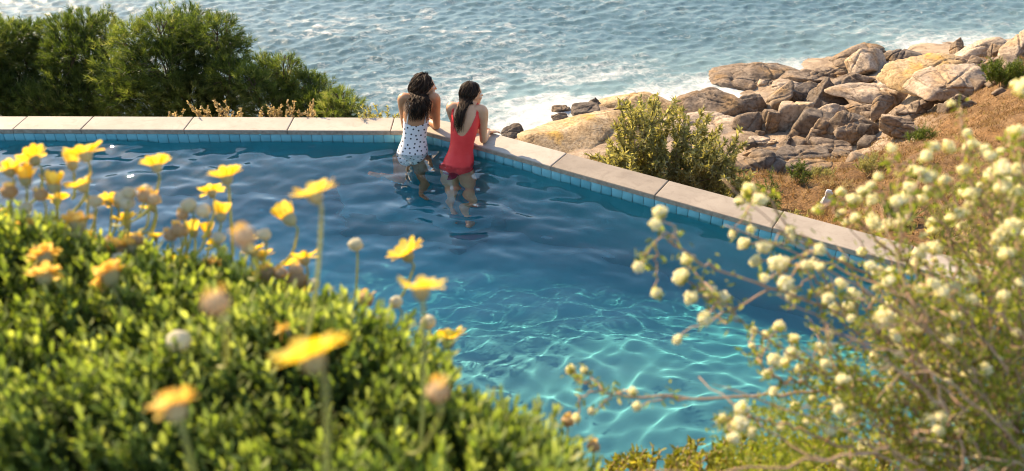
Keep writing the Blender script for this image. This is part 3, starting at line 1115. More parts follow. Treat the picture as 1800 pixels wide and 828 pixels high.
def limb(mb, pts, rad, n=26, k=14):
    """tapered limb through pts with rounded ends"""
    s = np.linspace(0, 1, len(pts))
    t = np.linspace(0, 1, n)
    q = spline(pts, n)
    r = np.interp(t, s, rad)
    r = np.convolve(np.pad(r, 2, 'edge'), np.ones(5) / 5, 'valid')
    d0, d1 = unit(q[0] - q[1]), unit(q[-1] - q[-2])
    q = np.concatenate([[q[0] + d0 * r[0] * 0.9], [q[0] + d0 * r[0] * 0.6], q, [q[-1] + d1 * r[-1] * 0.6], [q[-1] + d1 * r[-1] * 0.9]])
    r = np.concatenate([[r[0] * 0.3], [r[0] * 0.78], r, [r[-1] * 0.78], [r[-1] * 0.3]])
    mb.add(*tube(q, r, k))


def hand(mb, wrist, fwd, up, side, curl=0.35, s=1.0):
    """palm, four fingers of unequal length and a thumb off the side of the palm (side: thumb direction)"""
    fwd, up = unit(fwd), unit(up)
    side = unit(side - fwd * np.dot(side, fwd))
    up = np.cross(side, fwd) if np.dot(np.cross(side, fwd), up) > 0 else -np.cross(side, fwd)
    pc = wrist + fwd * 0.048 * s
    mb.add(*ellipsoid(pc, 0.040 * s, 0.054 * s, 0.0165 * s, np.array([side, fwd, up]), 3))
    for k, (o_, L) in enumerate(((0.027, 0.066), (0.009, 0.075), (-0.010, 0.070), (-0.028, 0.054))):
        b_ = wrist + (fwd * 0.086 + side * o_) * s
        p1 = b_ + (fwd * math.cos(curl * 0.4) - up * math.sin(curl * 0.4)) * L * 0.42 * s + side * o_ * 0.12
        p2 = p1 + (fwd * math.cos(curl * 1.2) - up * math.sin(curl * 1.2)) * L * 0.32 * s
        p3 = p2 + (fwd * math.cos(curl * 1.9) - up * math.sin(curl * 1.9)) * L * 0.26 * s
        limb(mb, [wrist + (fwd * 0.055 + side * o_ * 0.8) * s, b_, p1, p2, p3], [0.010 * s, 0.0092 * s, 0.0085 * s, 0.0078 * s, 0.0068 * s], 14, 8)
    t0 = wrist + (fwd * 0.022 + side * 0.028) * s
    t1 = t0 + (fwd * 0.62 + side * 0.75 - up * 0.1) * 0.036 * s
    t2 = t1 + (fwd * 0.85 + side * 0.45 - up * 0.2) * 0.030 * s
    limb(mb, [t0, t1, t2], [0.0125 * s, 0.0105 * s, 0.0085 * s], 12, 8)


def foot(mb, ankle, fwd, up, s=1.0):
    fwd = unit(fwd)
    up = unit(up - fwd * np.dot(up, fwd))
    sd = np.cross(fwd, up)
    limb(mb, [ankle - fwd * 0.045 - up * 0.035, ankle + fwd * 0.03 - up * 0.04, ankle + fwd * 0.10 - up * 0.052, ankle + fwd * 0.135 - up * 0.056], [0.030, 0.036, 0.036, 0.030], 16, 12)
    for k in range(5):
        o_ = (k - 2) * 0.0135
        limb(mb, [ankle + fwd * 0.125 - up * 0.056 + sd * o_, ankle + fwd * (0.172 - 0.007 * k) - up * 0.060 + sd * o_ * 1.1], [0.011, 0.0085], 8, 8)


def make_body(name, S, skin, root):
    """S: landmarks of one figure in world space; returns the body mesh object and its landmarks"""
    mb = MB()
    u, w = unit(S['u']), unit(S['w'])
    up = np.array((0, 0, 1.0))
    pel, sho, neck, head, f = [np.array(S[k], float) for k in ('pelvis', 'shoulder', 'neck', 'head', 'face')]
    f = unit(f)
    bend = S.get('bend', 0.03)
    zs = np.array([-0.085, -0.05, 0.0, 0.05, 0.11, 0.18, 0.25, 0.33, 0.41, 0.47, 0.51, 0.535, 0.555])
    H = 0.515 / (sho[2] - pel[2])
    hw = np.array([0.06, 0.125, 0.158, 0.163, 0.148, 0.122, 0.115, 0.127, 0.140, 0.146, 0.140, 0.112, 0.060]) * S.get('width', 1)
    bf = np.array([0.05, 0.080, 0.092, 0.094, 0.090, 0.082, 0.082, 0.092, 0.105, 0.098, 0.076, 0.058, 0.045])
    bb = np.array([0.05, 0.092, 0.118, 0.118, 0.098, 0.078, 0.074, 0.082, 0.090, 0.088, 0.078, 0.060, 0.045])

    def cen(z):
        t = np.clip((z - pel[2]) / (sho[2] - pel[2]), -0.25, 1.15)
        c = pel + (sho - pel) * t
        c = c + w * bend * math.sin(math.pi * np.clip(t, 0, 1)) * -1 + u * S.get('sway', 0.0) * math.sin(math.pi * np.clip(t, 0, 1))
        return c
    rings = []
    for k, zz in enumerate(zs):
        z = pel[2] + zz / H
        rings.append((cen(z), u, w, hw[k], bf[k], bb[k]))
    mb.add(*loft(rings))
    for s in (-1, 1):                                    # buttocks, shoulder blades
        mb.add(*ellipsoid(pel + u * s * 0.068 - w * 0.055 - up * 0.015, 0.082, 0.078, 0.088, None, 3))
        mb.add(*ellipsoid(sho + u * s * 0.068 - w * 0.045 - up * 0.10, 0.048, 0.042, 0.07, None, 3))
        mb.add(*ellipsoid(sho + u * s * 0.075 + w * 0.075 - up * 0.165, 0.058, 0.058, 0.062, None, 3))
    # neck and trapezius
    limb(mb, [neck - up * 0.06 - w * 0.005, neck, head - f * 0.018 - up * 0.05], [0.066, 0.049, 0.052], 16, 16)
    for s in (-1, 1):
        limb(mb, [neck + u * s * 0.02 - up * 0.005, neck + u * s * 0.075 - up * 0.042, sho + u * s * 0.125 + up * 0.0], [0.040, 0.037, 0.038], 14, 12)
    # head with face
    sd = unit(np.cross(f, up))
    fu = np.cross(sd, f)
    ax = np.array([sd, f, fu])
    def H_(a, b_, c):
        return head + sd * a + f * b_ + fu * c
    mb.add(*ellipsoid(H_(0, -0.012, 0.022), 0.073, 0.090, 0.088, ax, 4))
    mb.add(*ellipsoid(H_(0, 0.030, -0.035), 0.056, 0.056, 0.070, ax, 4))
    mb.add(*ellipsoid(H_(0, 0.062, -0.088), 0.026, 0.024, 0.020, ax, 3))
    limb(mb, [H_(0, 0.080, 0.012), H_(0, 0.092, -0.012), H_(0, 0.101, -0.026)], [0.008, 0.0095, 0.011], 10, 10)
    mb.add(*ellipsoid(H_(0, 0.082, -0.053), 0.020, 0.011, 0.0065, ax, 3))
    mb.add(*ellipsoid(H_(0, 0.080, -0.064), 0.018, 0.011, 0.0065, ax, 3))
    mb.add(*ellipsoid(H_(0, 0.070, 0.026), 0.045, 0.016, 0.010, ax, 3))
    for s in (-1, 1):
        mb.add(*ellipsoid(H_(s * 0.040, 0.058, -0.028), 0.022, 0.022, 0.022, ax, 3))
        mb.add(*ellipsoid(H_(s * 0.071, -0.005, -0.008), 0.010, 0.017, 0.030, ax, 3))
    # arms
    for s, side in ((-1, 'l'), (1, 'r')):
        el, wr, fg = [np.array(S[k + side], float) for k in ('elbow_', 'wrist_', 'finger_')]
        sj = sho + u * s * 0.150 - up * 0.012
        mid = (sj + el) / 2
        limb(mb, [sho + u * s * 0.10 - up * 0.005, sj, mid, el], [0.050, 0.050, 0.0425, 0.034], 30, 16)
        limb(mb, [el, el + (wr - el) * 0.3, (el + wr) / 2, wr], [0.035, 0.038, 0.032, 0.0225], 26, 14)
        hand(mb, wr, fg - wr, up, u * -s + w * 0.2, S.get('curl', 0.3))
    # legs
    for s, side in ((-1, 'l'), (1, 'r')):
        kn, an, to = [np.array(S[k + side], float) for k in ('knee_', 'ankle_', 'toe_')]
        hj = pel + u * s * 0.082 - up * 0.035
        cal = an + (kn - an) * 0.68 - w * 0.018
        limb(mb, [hj, hj + (kn - hj) * 0.35, hj + (kn - hj) * 0.75, kn], [0.092, 0.088, 0.066, 0.054], 34, 18)
        limb(mb, [kn, cal, an + (kn - an) * 0.3, an], [0.053, 0.055, 0.040, 0.032], 30, 16)
        fd = to - an
        foot(mb, an, fd, (kn - an))
    raw = link(name + '_raw', mb.mesh(name, None))
    md = raw.modifiers.new('union', 'REMESH')
    md.mode = 'VOXEL'
    md.voxel_size = 0.0070
    md.adaptivity = 0.0
    ms = raw.modifiers.new('smooth', 'SMOOTH')
    ms.factor, ms.iterations = 0.5, 5
    dg = bpy.context.evaluated_depsgraph_get()
    me = bpy.data.meshes.new_from_object(raw.evaluated_get(dg))
    bpy.data.objects.remove(raw)
    me.name = name
    me.shade_smooth()
    me.materials.clear()
    me.materials.append(skin)
    n = len(me.vertices)
    co = np.empty(n * 3, np.float32)
    me.vertices.foreach_get('co', co)
    co = co.reshape(-1, 3).astype(float)
    org = np.array(root.location)
    me.vertices.foreach_set('co', (co - org).astype(np.float32).ravel())
    me.update()
    nr = np.empty(n * 3, np.float32)
    me.vertices.foreach_get('normal', nr)
    nr = nr.reshape(-1, 3).astype(float)
    F = np.array([p.vertices[:] for p in me.polygons if len(p.vertices) == 4])
    o_ = link('body', me, root)
    # torso coordinates of every vertex
    Z = co[:, 2]
    C = np.array([cen(z) for z in np.linspace(pel[2] - 0.2, sho[2] + 0.12, 200)])
    zi = np.clip((Z - (pel[2] - 0.2)) / (sho[2] + 0.12 - pel[2] + 0.2) * 199, 0, 199).astype(int)
    rel = co - C[zi]
    tu, tw = rel @ u, rel @ w
    zn = (Z - pel[2]) * H
    hwz = np.interp(zn, zs, hw)
    bz = np.where(tw > 0, np.interp(zn, zs, bf) + 0.05, np.interp(zn, zs, bb) + 0.035)
    torso = ((tu / (hwz * 1.10)) ** 2 + (tw / bz) ** 2 < 1.12) & (zn < 0.56)
    ax_head = (head, sd, f, fu)
    L = dict(co=co, nr=nr, F=F, tu=tu, tw=tw, zn=zn, torso=torso, hwz=hwz, org=org, u=u, w=w, up=up, cen=cen, H=H, pel=pel, sho=sho, neck=neck, head=ax_head)
    return o_, L


def cloth(name, L, sel, mat, root, lift=0.0042, attrs=None):
    F = L['F'][sel[L['F']].all(1)]
    used = np.unique(F)
    mp = np.full(len(sel), -1)
    mp[used] = np.arange(len(used))
    V = L['co'][used] + L['nr'][used] * lift
    V2 = L['co'][used] + L['nr'][used] * 0.0003
    F2 = mp[F]
    n = len(V)
    E_ = np.concatenate([F2[:, [0, 1]], F2[:, [1, 2]], F2[:, [2, 3]], F2[:, [3, 0]]])
    key = np.sort(E_, 1)
    _, inv, cnt = np.unique(key, axis=0, return_inverse=True, return_counts=True)
    E_ = E_[cnt[inv.ravel()] == 1]
    # smooth the cut edge along itself
    nb = {}
    for a, b_ in E_:
        nb.setdefault(a, []).append(b_)
        nb.setdefault(b_, []).append(a)
    for it in range(6):
        Vn = V.copy()
        for a, ns in nb.items():
            if len(ns) == 2:
                Vn[a] = 0.4 * V[a] + 0.3 * (V[ns[0]] + V[ns[1]])
        V = Vn
    Vall = np.concatenate([V, V2]) - L['org']
    rim = np.stack([E_[:, 1], E_[:, 0], E_[:, 0] + n, E_[:, 1] + n], -1)
    at = {k: np.concatenate([v[used], v[used]]) for k, v in (attrs or {}).items()}
    o_ = link(name, mesh(name, Vall, np.concatenate([F2, rim]), mat, True, at), root)
    return o_, used


def ribbon_on_body(name, L, path_uz, width, mat, root, back=True):
    """strap that lies on the back: path of (u, zn) pairs, each point dropped onto the body"""
    bvh = BVHTree.FromPolygons([tuple(v) for v in L['co']], [tuple(f) for f in L['F']])
    pts = []
    for uu_, zn_ in spline([(a, b_, 0) for a, b_ in path_uz], 40)[:, :2]:
        z = L['pel'][2] + zn_ / L['H']
        c = L['cen'](z) + L['u'] * uu_
        q = c - L['w'] * 0.4
        h = bvh.ray_cast(Vector(q), Vector(L['w']))
        if h[0] is not None:
            pts.append(np.array(h[0]) - L['w'] * 0.002)
    pts = np.array(pts)
    # over the top of the shoulder
    end = pts[-1]
    pts = np.concatenate([pts, [end + L['w'] * 0.02 + L['up'] * 0.012, end + L['w'] * 0.045 + L['up'] * 0.012, end + L['w'] * 0.07 - L['up'] * 0.02]])
    pts = spline(pts[::4], 40)
    mb = MB()
    T, N_, B_ = frames(pts)
    sd = np.cross(T, -L['w'])
    sd /= np.linalg.norm(sd, axis=1)[:, None]
    nn = np.cross(sd, T)
    a = np.linspace(0, 2 * math.pi, 8, endpoint=False)
    V = pts[:, None] + (np.cos(a)[None, :, None] * sd[:, None] * width / 2 + np.sin(a)[None, :, None] * nn[:, None] * 0.0025)
    n, k = len(pts), 8
    i = np.arange(n * k).reshape(n, k)
    j = np.roll(i, -1, 1)
    mb.add(V.reshape(-1, 3) - L['org'], np.stack([i[:-1], j[:-1], j[1:], i[1:]], -1).reshape(-1, 4))
    return mb.obj(name, mat, root, True)


m_hair, nt, b, o = newmat('dark_wet_hair')
nt.links.new(ramp(nt, attr(nt, 'tint'), [(0, (0.008, 0.005, 0.0035)), (0.6, (0.026, 0.014, 0.008)), (1, (0.075, 0.038, 0.02))]), b.inputs['Base Color'])
b.inputs['Roughness'].default_value = 0.55
b.inputs['Specular IOR Level'].default_value = 0.18


def make_hair(L, root, ends, curl, count, seed, nl=0.004, r0=0.0062, vol=0.012):
    """strands that leave the scalp, hug the skull to the nape and fall down the back; ends(k) gives u and zn of the tip"""
    g = np.random.default_rng(seed)
    head, sd, f, fu = L['head']
    bvh = BVHTree.FromPolygons([tuple(v) for v in L['co']], [tuple(q) for q in L['F']])
    mb = MB()
    # close-fitting cap under the strands
    rel = L['co'] - head
    a_, b_, c_ = rel @ sd, rel @ f, rel @ fu
    line = np.interp(c_, [-0.09, -0.03, 0.03, 0.075, 0.12], [-0.030, -0.022, 0.012, 0.050, 0.075])
    capm = (b_ < line) & (c_ > -0.085) & (np.abs(a_) < 0.10) & (np.linalg.norm(rel, axis=1) < 0.135)
    F = L['F'][capm[L['F']].all(1)]
    used = np.unique(F)
    mp = np.full(len(capm), -1)
    mp[used] = np.arange(len(used))
    mb.add(L['co'][used] + L['nr'][used] * 0.008 - L['org'], mp[F], 0.2)
    for k in range(count):
        th = g.uniform(-1, 1) * 2.2                      # around the skull, 0 = straight back
        ph = g.uniform(0.15, 1.35)                       # height on the skull
        r_ = np.array((0.080, 0.099, 0.097))
        def sk(th, ph, lift=0.0):
            d_ = np.array((math.sin(th) * math.cos(ph), -math.cos(th) * math.cos(ph), math.sin(ph)))
            q = d_ * (r_ + lift)
            return head + sd * q[0] + f * (q[1] - 0.012) + fu * (q[2] + 0.02)
        lift = g.uniform(0.0, vol)
        tu_, zn_ = ends(g, th)
        z = L['pel'][2] + zn_ / L['H']
        c = L['cen'](z) + L['u'] * tu_ - L['w'] * 0.4
        h = bvh.ray_cast(Vector(c), Vector(L['w']))
        tip = (np.array(h[0]) if h[0] is not None else c + L['w'] * 0.3) - L['w'] * g.uniform(0.006, 0.03)
        zm = L['pel'][2] + (0.60 * 0.55 + zn_ * 0.45) / L['H']
        cm = L['cen'](min(zm, L['sho'][2] + 0.02)) + L['u'] * tu_ * 0.8
        cm[2] = zm
        h = bvh.ray_cast(Vector(cm - L['w'] * 0.4), Vector(L['w']))
        mid = (np.array(h[0]) if h[0] is not None else cm) - L['w'] * g.uniform(0.012 + nl, 0.034 + vol + nl)
        nape = sk(th * 0.62, -0.38, lift + nl)
        pts = [sk(th, ph, lift), sk(th * 0.92, ph * 0.55, lift + 0.003), sk(th * 0.78, 0.02, lift + 0.004), nape, mid, tip]
        q = spline(pts, 20)
        t = np.linspace(0, 1, 20)
        if curl:
            p1, p2, fr = g.uniform(0, 6.28), g.uniform(0, 6.28), g.uniform(5, 8)
            amp = curl * np.clip(t * 1.6, 0.15, 1)
            q = q + (amp * np.sin(t * fr * 6.28 / 2 + p1))[:, None] * L['u'] + (amp * 0.6 * np.sin(t * fr * 6.28 / 2 + p2))[:, None] * -L['w']
        rr = np.interp(t, [0, 0.15, 0.8, 1], [r0 * 0.8, r0, r0 * 0.8, r0 * 0.15]) * g.uniform(0.6, 1.15)
        mb.add(*tube(q - L['org'], rr, 4, False), g.random())
    return mb.obj('hair', m_hair, root, True)


def add_eyes(L, root):
    head, sd, f, fu = L['head']
    m_eye = bpy.data.materials.get('eye_white') or plain('eye_white', [(0.3, (0.75, 0.72, 0.68)), (0.7, (0.8, 0.78, 0.75))], 5, 0.2, 0)
    m_iris = bpy.data.materials.get('eye_iris') or plain('eye_iris', [(0.3, (0.03, 0.015, 0.008)), (0.7, (0.06, 0.03, 0.015))], 50, 0.15, 0)
    for s in (-1, 1):
        c = head + sd * s * 0.031 + f * 0.066 + fu * 0.004 - L['org']
        V, F = ellipsoid(c, 0.0125, 0.0125, 0.0095, np.array([sd, f, fu]), 3)
        e_ = link('eye', mesh('eye', V, F, m_eye, True), root)
        V, F = ellipsoid(c + f * 0.0105, 0.0055, 0.0035, 0.0055, np.array([sd, f, fu]), 2)
        link('iris', mesh('iris', V, F, m_iris, True), e_)


# ---- woman in the white spotted swimsuit
WA = thing('person', (-0.95, 7.30, -1.085), 'person in white swimsuit with black dots, dark curly hair, leaning on the coping', 'person', 'two people leaning on the pool coping')
sk_a = skinmat('skin_tan', (0.56, 0.275, 0.135), (0.48, 0.22, 0.105))
SA = dict(u=(1, 0.06, 0), w=(-0.06, 1, 0), pelvis=(-0.965, 7.29, -0.165), shoulder=(-0.868, 7.40, 0.440), neck=(-0.855, 7.435, 0.462), head=(-0.808, 7.485, 0.512),
          face=(0.95, 0.30, -0.06), bend=0.02, sway=0.0, width=0.93,
          elbow_l=(-1.030, 7.50, 0.040), wrist_l=(-0.88, 7.70, 0.036), finger_l=(-0.80, 7.74, 0.02),
          elbow_r=(-0.725, 7.50, 0.040), wrist_r=(-0.84, 7.66, 0.038), finger_r=(-0.93, 7.69, 0.02),
          knee_l=(-1.06, 7.16, -0.56), ankle_l=(-1.22, 6.98, -0.245), toe_l=(-1.27, 6.87, -0.02),
          knee_r=(-0.86, 7.34, -0.56), ankle_r=(-0.85, 7.22, -0.955), toe_r=(-0.84, 7.35, -1.0))
LOWER = lambda S, dz: S.update({k: tuple(np.array(v) + (0, 0, dz)) for k, v in S.items() if k in ('pelvis', 'shoulder', 'neck', 'head', 'knee_l', 'knee_r', 'ankle_l', 'ankle_r', 'toe_l', 'toe_r')})
LOWER(SA, -0.062)
body_a, LA = make_body('body', SA, sk_a, WA)
m_white, nt, b, o = newmat('white_suit_black_dots')
dd = attr(nt, 'dot')
lt = N(nt, 'ShaderNodeMath', operation='LESS_THAN')
lt.inputs[1].default_value = 0.0088
nt.links.new(dd, lt.inputs[0])
nt.links.new(mixc(nt, lt.outputs[0], (0.80, 0.77, 0.75), (0.012, 0.011, 0.012)), b.inputs['Base Color'])
b.inputs['Roughness'].default_value = 0.7
tu, tw, zn = LA['tu'], LA['tw'], LA['zn']
topb = np.where(tw < 0.01, 0.325 + 2.4 * tu ** 2, 0.40 - 1.2 * np.abs(np.abs(tu) - 0.07))
leg = -0.10 + 1.35 * np.clip(np.abs(tu) - 0.030, 0, 1)
leg = np.where(np.abs(tu) > 0.15, leg + 0.0, leg)
selA = LA['torso'] & (zn < topb) & (zn > leg)
idx = np.where(selA)[0]
g_ = np.random.default_rng(4)
dots, cand = [], g_.permutation(idx)
for k in cand[:6000]:
    p = LA['co'][k]
    if all(np.sum((p - q) ** 2) > 0.036 ** 2 for q in dots):
        dots.append(p)
dots = np.array(dots)
dmin = np.full(len(selA), 9.0)
dmin[idx] = np.sqrt(((LA['co'][idx][:, None] - dots[None]) ** 2).sum(2)).min(1)
cloth('swimsuit', LA, selA, m_white, WA, 0.005, {'dot': dmin})
m_strap = plain('white_strap', [(0.3, (0.72, 0.69, 0.66)), (0.7, (0.8, 0.77, 0.75))], 30, 0.7, 0)
for s in (-1, 1):
    ribbon_on_body('strap', LA, [(s * 0.084, 0.330), (s * 0.081, 0.41), (s * 0.077, 0.48), (s * 0.074, 0.525)], 0.011, m_strap, WA)
make_hair(LA, WA, lambda g, th: (np.clip(0.012 + 0.030 * th + g.normal(0, 0.036), -0.105, 0.115), 0.395 + g.uniform(-0.035, 0.10)), 0.018, 420, 3, nl=0.022, r0=0.0048, vol=0.030)
add_eyes(LA, WA)

# ---- woman in the red swimsuit
WB = thing('person', (-0.50, 7.10, -1.085), 'person in plain red swimsuit with wet dark hair, one hand out on the coping', 'person', 'two people leaning on the pool coping')
sk_b = skinmat('skin_fair', (0.68, 0.375, 0.215), (0.60, 0.305, 0.165))
SB = dict(u=(0.97, -0.24, 0), w=(0.24, 0.97, 0), pelvis=(-0.520, 7.075, -0.185), shoulder=(-0.412, 7.19, 0.412), neck=(-0.396, 7.225, 0.452), head=(-0.362, 7.275, 0.518),
          face=(0.90, 0.45, -0.08), bend=0.02, sway=0.012, width=0.92,
          elbow_l=(-0.52, 7.37, 0.040), wrist_l=(-0.36, 7.45, 0.036), finger_l=(-0.28, 7.44, 0.02),
          elbow_r=(-0.268, 7.195, 0.040), wrist_r=(-0.226, 7.375, 0.040), finger_r=(-0.165, 7.43, 0.018),
          knee_l=(-0.56, 7.05, -0.57), ankle_l=(-0.55, 6.93, -0.955), toe_l=(-0.53, 7.06, -1.0),
          knee_r=(-0.40, 6.98, -0.57), ankle_r=(-0.40, 6.86, -0.955), toe_r=(-0.36, 7.0, -1.0))
LOWER(SB, -0.05)
body_b, LB_ = make_body('body', SB, sk_b, WB)
m_red, nt, b, o = newmat('red_suit')
nt.links.new(ramp(nt, noise(nt, 14, 4, 0.6), [(0.3, (0.80, 0.030, 0.030)), (0.7, (0.86, 0.045, 0.040))]), b.inputs['Base Color'])
b.inputs['Roughness'].default_value = 0.55
bump(nt, b, noise(nt, 9, 3, 0.5, 'Object', 0.8), 0.25, 0.012)
m_redwet_shaded = plain('red_suit_soaked_shaded', [(0.3, (0.20, 0.006, 0.028)), (0.7, (0.40, 0.012, 0.05))], 22, 0.22, 0.6, 0.012)  # wet cloth, with its shade also put into the dark colour
tu, tw, zn = LB_['tu'], LB_['tw'], LB_['zn']
scoop = np.where((zn > 0.335), 0.102 * np.clip((zn - 0.335) / 0.15, 0, 1) ** 0.5, -1)
front = np.where(zn > 0.44, 0.07, -1)
inn = np.where(tw < 0.015, scoop, front)
outer = np.where(zn > 0.36, np.interp(zn, [0.36, 0.42, 0.48, 0.55], [0.19, 0.142, 0.130, 0.124]), 1.0)
leg = -0.115 + 0.62 * np.clip(np.abs(tu) - 0.02, 0, 1) + 0.10 * np.clip(tu, -0.1, 0.2)
selB = LB_['torso'] & (np.abs(tu) > inn) & (np.abs(tu) < outer) & (zn > leg)
wet = (zn < -0.005 - 0.62 * (tu + 0.09)) & (zn < 0.045)
cloth('swimsuit', LB_, selB & ~(wet & (tw < 0.06)), m_red, WB, 0.005)
o_, _ = cloth('wet_shaded_hem', LB_, LB_['torso'] & (zn > leg - 0.03) & wet & (tw < 0.06), m_redwet_shaded, WB, 0.0075)
o_['label'] = 'soaked, shade-darkened crimson hem of the red suit'
make_hair(LB_, WB, lambda g, th: (np.clip(-0.035 + 0.010 * th + g.normal(0, 0.020), -0.085, 0.03), 0.395 + g.uniform(-0.04, 0.12)), 0.0060, 230, 8, nl=0.008, r0=0.0038, vol=0.012)
add_eyes(LB_, WB)

# ------------------------------------------------------------------ TREES AND PLANTS BEYOND THE POOL
m_bark = plain('pine_bark', [(0.3, (0.05, 0.033, 0.022)), (0.7, (0.13, 0.09, 0.06))], 30, 0.9, 0.5, 0.01)
m_needle = leafmat('pine_needles', [(0.0, (0.032, 0.056, 0.014)), (0.45, (0.105, 0.145, 0.034)), (0.8, (0.22, 0.25, 0.070)), (1.0, (0.38, 0.36, 0.15))], 0.5, 0.5, (1.2, 1.3, 0.5))


def needle_tufts(mb, C, D, g, length, n_needle=20, width=0.0055, spread=0.75, tone=0.0):
    """bottle-brush tufts: C (n,3) bases, D (n,3) directions"""
    n = len(C)
    Lr = length * g.uniform(0.7, 1.25, n)
    # needles leave the shoot all round and along its length
    a = g.uniform(0, 2 * math.pi, (n, n_needle))
    s = g.uniform(0.0, 1.0, (n, n_needle))
    M = bases(D, g.uniform(0, 6.28, n))
    out = g.uniform(0.35, 1.0, (n, n_needle)) * spread
    dirs = np.cos(a)[..., None] * M[:, None, 0] * out[..., None] + np.sin(a)[..., None] * M[:, None, 1] * out[..., None] + M[:, None, 2]
    dirs += g.normal(0, 0.08, dirs.shape)
    dirs /= np.linalg.norm(dirs, axis=2)[..., None]
    base = C[:, None] + M[:, None, 2] * (s * Lr[:, None] * 0.9)[..., None]
    tip = base + dirs * (Lr[:, None] * g.uniform(0.45, 0.85, (n, n_needle)))[..., None]
    side = np.cross(dirs, g.normal(size=dirs.shape))
    side /= np.linalg.norm(side, axis=2)[..., None] + 1e-9
    V = np.stack([base - side * width / 2, base + side * width / 2, tip], 2).reshape(-1, 3)
    F = np.arange(len(V)).reshape(-1, 3)
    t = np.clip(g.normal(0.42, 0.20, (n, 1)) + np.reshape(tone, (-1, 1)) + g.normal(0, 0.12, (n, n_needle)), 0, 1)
    mb.add(V, F, np.repeat(t.ravel(), 3))


def pine(label, lobes, d, seed, dens=1.0, base_dz=-2.2):
    """lobes: (px, py, radius px) of the crown's clumps in the photograph, d metres away"""
    g = np.random.default_rng(seed)
    cs = np.array([P(a, b_, d + g.uniform(-0.35, 0.35)) for a, b_, r in lobes])
    rs = np.array([r / FPX * d for a, b_, r in lobes])
    mid = cs.mean(0)
    base = np.array((mid[0], mid[1] + 0.1, cs[:, 2].min() + base_dz))
    base[2] = min(base[2], float(TERR(base[0], base[1])))
    base[2] = float(TERR(base[0], base[1])) - 0.05
    root = thing('pine_tree', base, label, 'tree', 'evergreen trees behind the coping')
    tr = MB()
    top = np.array((mid[0], mid[1], mid[2]))
    tp = spline([base, base * 0.6 + top * 0.4 + g.normal(0, 0.08, 3), top], 14)
    tr.add(*tube(tp, np.linspace(0.12, 0.045, 14), 9))
    tr.obj('trunk', m_bark, root, True, base)
    br = MB()
    crown = MB()
    for c, r in zip(cs, rs):
        tone = g.normal(0, 0.13)
        st = tp[g.integers(5, 13)]
        bp = spline([st, st * 0.5 + c * 0.5 + g.normal(0, 0.10, 3) - np.array((0, 0, 0.06)), c], 10)
        br.add(*tube(bp, np.linspace(0.035, 0.012, 10), 6))
        for k in range(9):
            dv = unit(g.normal(size=3) + (0, 0, 0.5)) * r * 0.9
            br.add(*tube(spline([bp[g.integers(6, 10)], c + dv * 0.5 + g.normal(0, 0.03, 3), c + dv], 6), np.linspace(0.010, 0.003, 6), 4))
        n = int(430 * dens * (r / 0.35) ** 2)
        U_ = g.normal(size=(n, 3))
        U_ /= np.linalg.norm(U_, axis=1)[:, None]
        # sub-clumps give the clump an uneven outline
        bumps = g.normal(size=(9, 3))
        bumps /= np.linalg.norm(bumps, axis=1)[:, None]
        bh = g.uniform(0.0, 0.6, 9)
        lump = 0.78 + ((np.clip(U_ @ bumps.T, 0, 1) ** 9) * bh).sum(1)
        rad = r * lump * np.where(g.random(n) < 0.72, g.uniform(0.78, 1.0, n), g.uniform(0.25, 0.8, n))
        Cc = c + U_ * rad[:, None] * np.array((1, 0.95, 0.95))
        D = U_ * 0.9 + np.array((0, 0, 0.30)) + g.normal(0, 0.25, (n, 3))
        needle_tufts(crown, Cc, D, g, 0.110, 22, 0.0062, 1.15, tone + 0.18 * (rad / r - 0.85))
    br.obj('branches', m_bark, root, True, base)
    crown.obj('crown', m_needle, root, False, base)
    return root


pine('dark pine at the left picture edge', [(5, 85, 55), (50, 75, 45), (-40, 95, 60), (35, 140, 62), (-20, 170, 70), (60, 190, 55), (20, 230, 70), (-70, 160, 70)], 11.6, 1)
pine('shaded pine between the left-edge pine and the tallest pine', [(108, 62, 36), (150, 52, 34), (186, 62, 36), (130, 105, 55), (105, 150, 52), (170, 130, 50), (150, 190, 60), (100, 215, 60), (190, 215, 50)], 11.9, 2)
pine('tallest pine, with its sunlit crown reaching over the sea', [(232, 82, 38), (282, 62, 42), (332, 40, 30), (335, 75, 45), (382, 62, 40), (412, 86, 28), (222, 130, 40), (290, 120, 55), (360, 120, 55), (405, 135, 40), (208, 170, 34), (262, 180, 55), (330, 180, 60), (395, 185, 50), (300, 225, 60)], 11.3, 3)
pine('low pine stepping down right of the tallest pine', [(464, 122, 26), (500, 122, 24), (475, 150, 36), (445, 150, 30), (515, 152, 30), (470, 190, 45), (520, 195, 40)], 11.2, 4)
pine('small pine next to the last round bush', [(545, 148, 22), (562, 165, 28), (548, 190, 34), (580, 195, 24)], 11.1, 5)
pine('last round pine bush at the right end of the trees', [(598, 180, 24), (612, 196, 20), (585, 200, 22), (600, 215, 26)], 10.7, 6, base_dz=-1.0)


def leaf_shape(l, w, fold=0.15, k=3):
    """pointed leaf along +Z, cupped; two rows of quads"""
    V, F = [], []
    for i in range(k + 1):
        t = i / k
        ww = w * (math.sin(math.pi * (0.12 + 0.86 * t)) ** 0.8 * (1 if i < k else 0.15) if k > 1 else (0.75, 0.35)[i])
        V += [(-ww / 2, fold * w * 0.8, l * t), (0, 0, l * t), (ww / 2, fold * w * 0.8, l * t)]
    for i in range(k):
        a = 3 * i
        F += [(a, a + 1, a + 4, a + 3), (a + 1, a + 2, a + 5, a + 4)]
    return np.array(V), np.array(F)


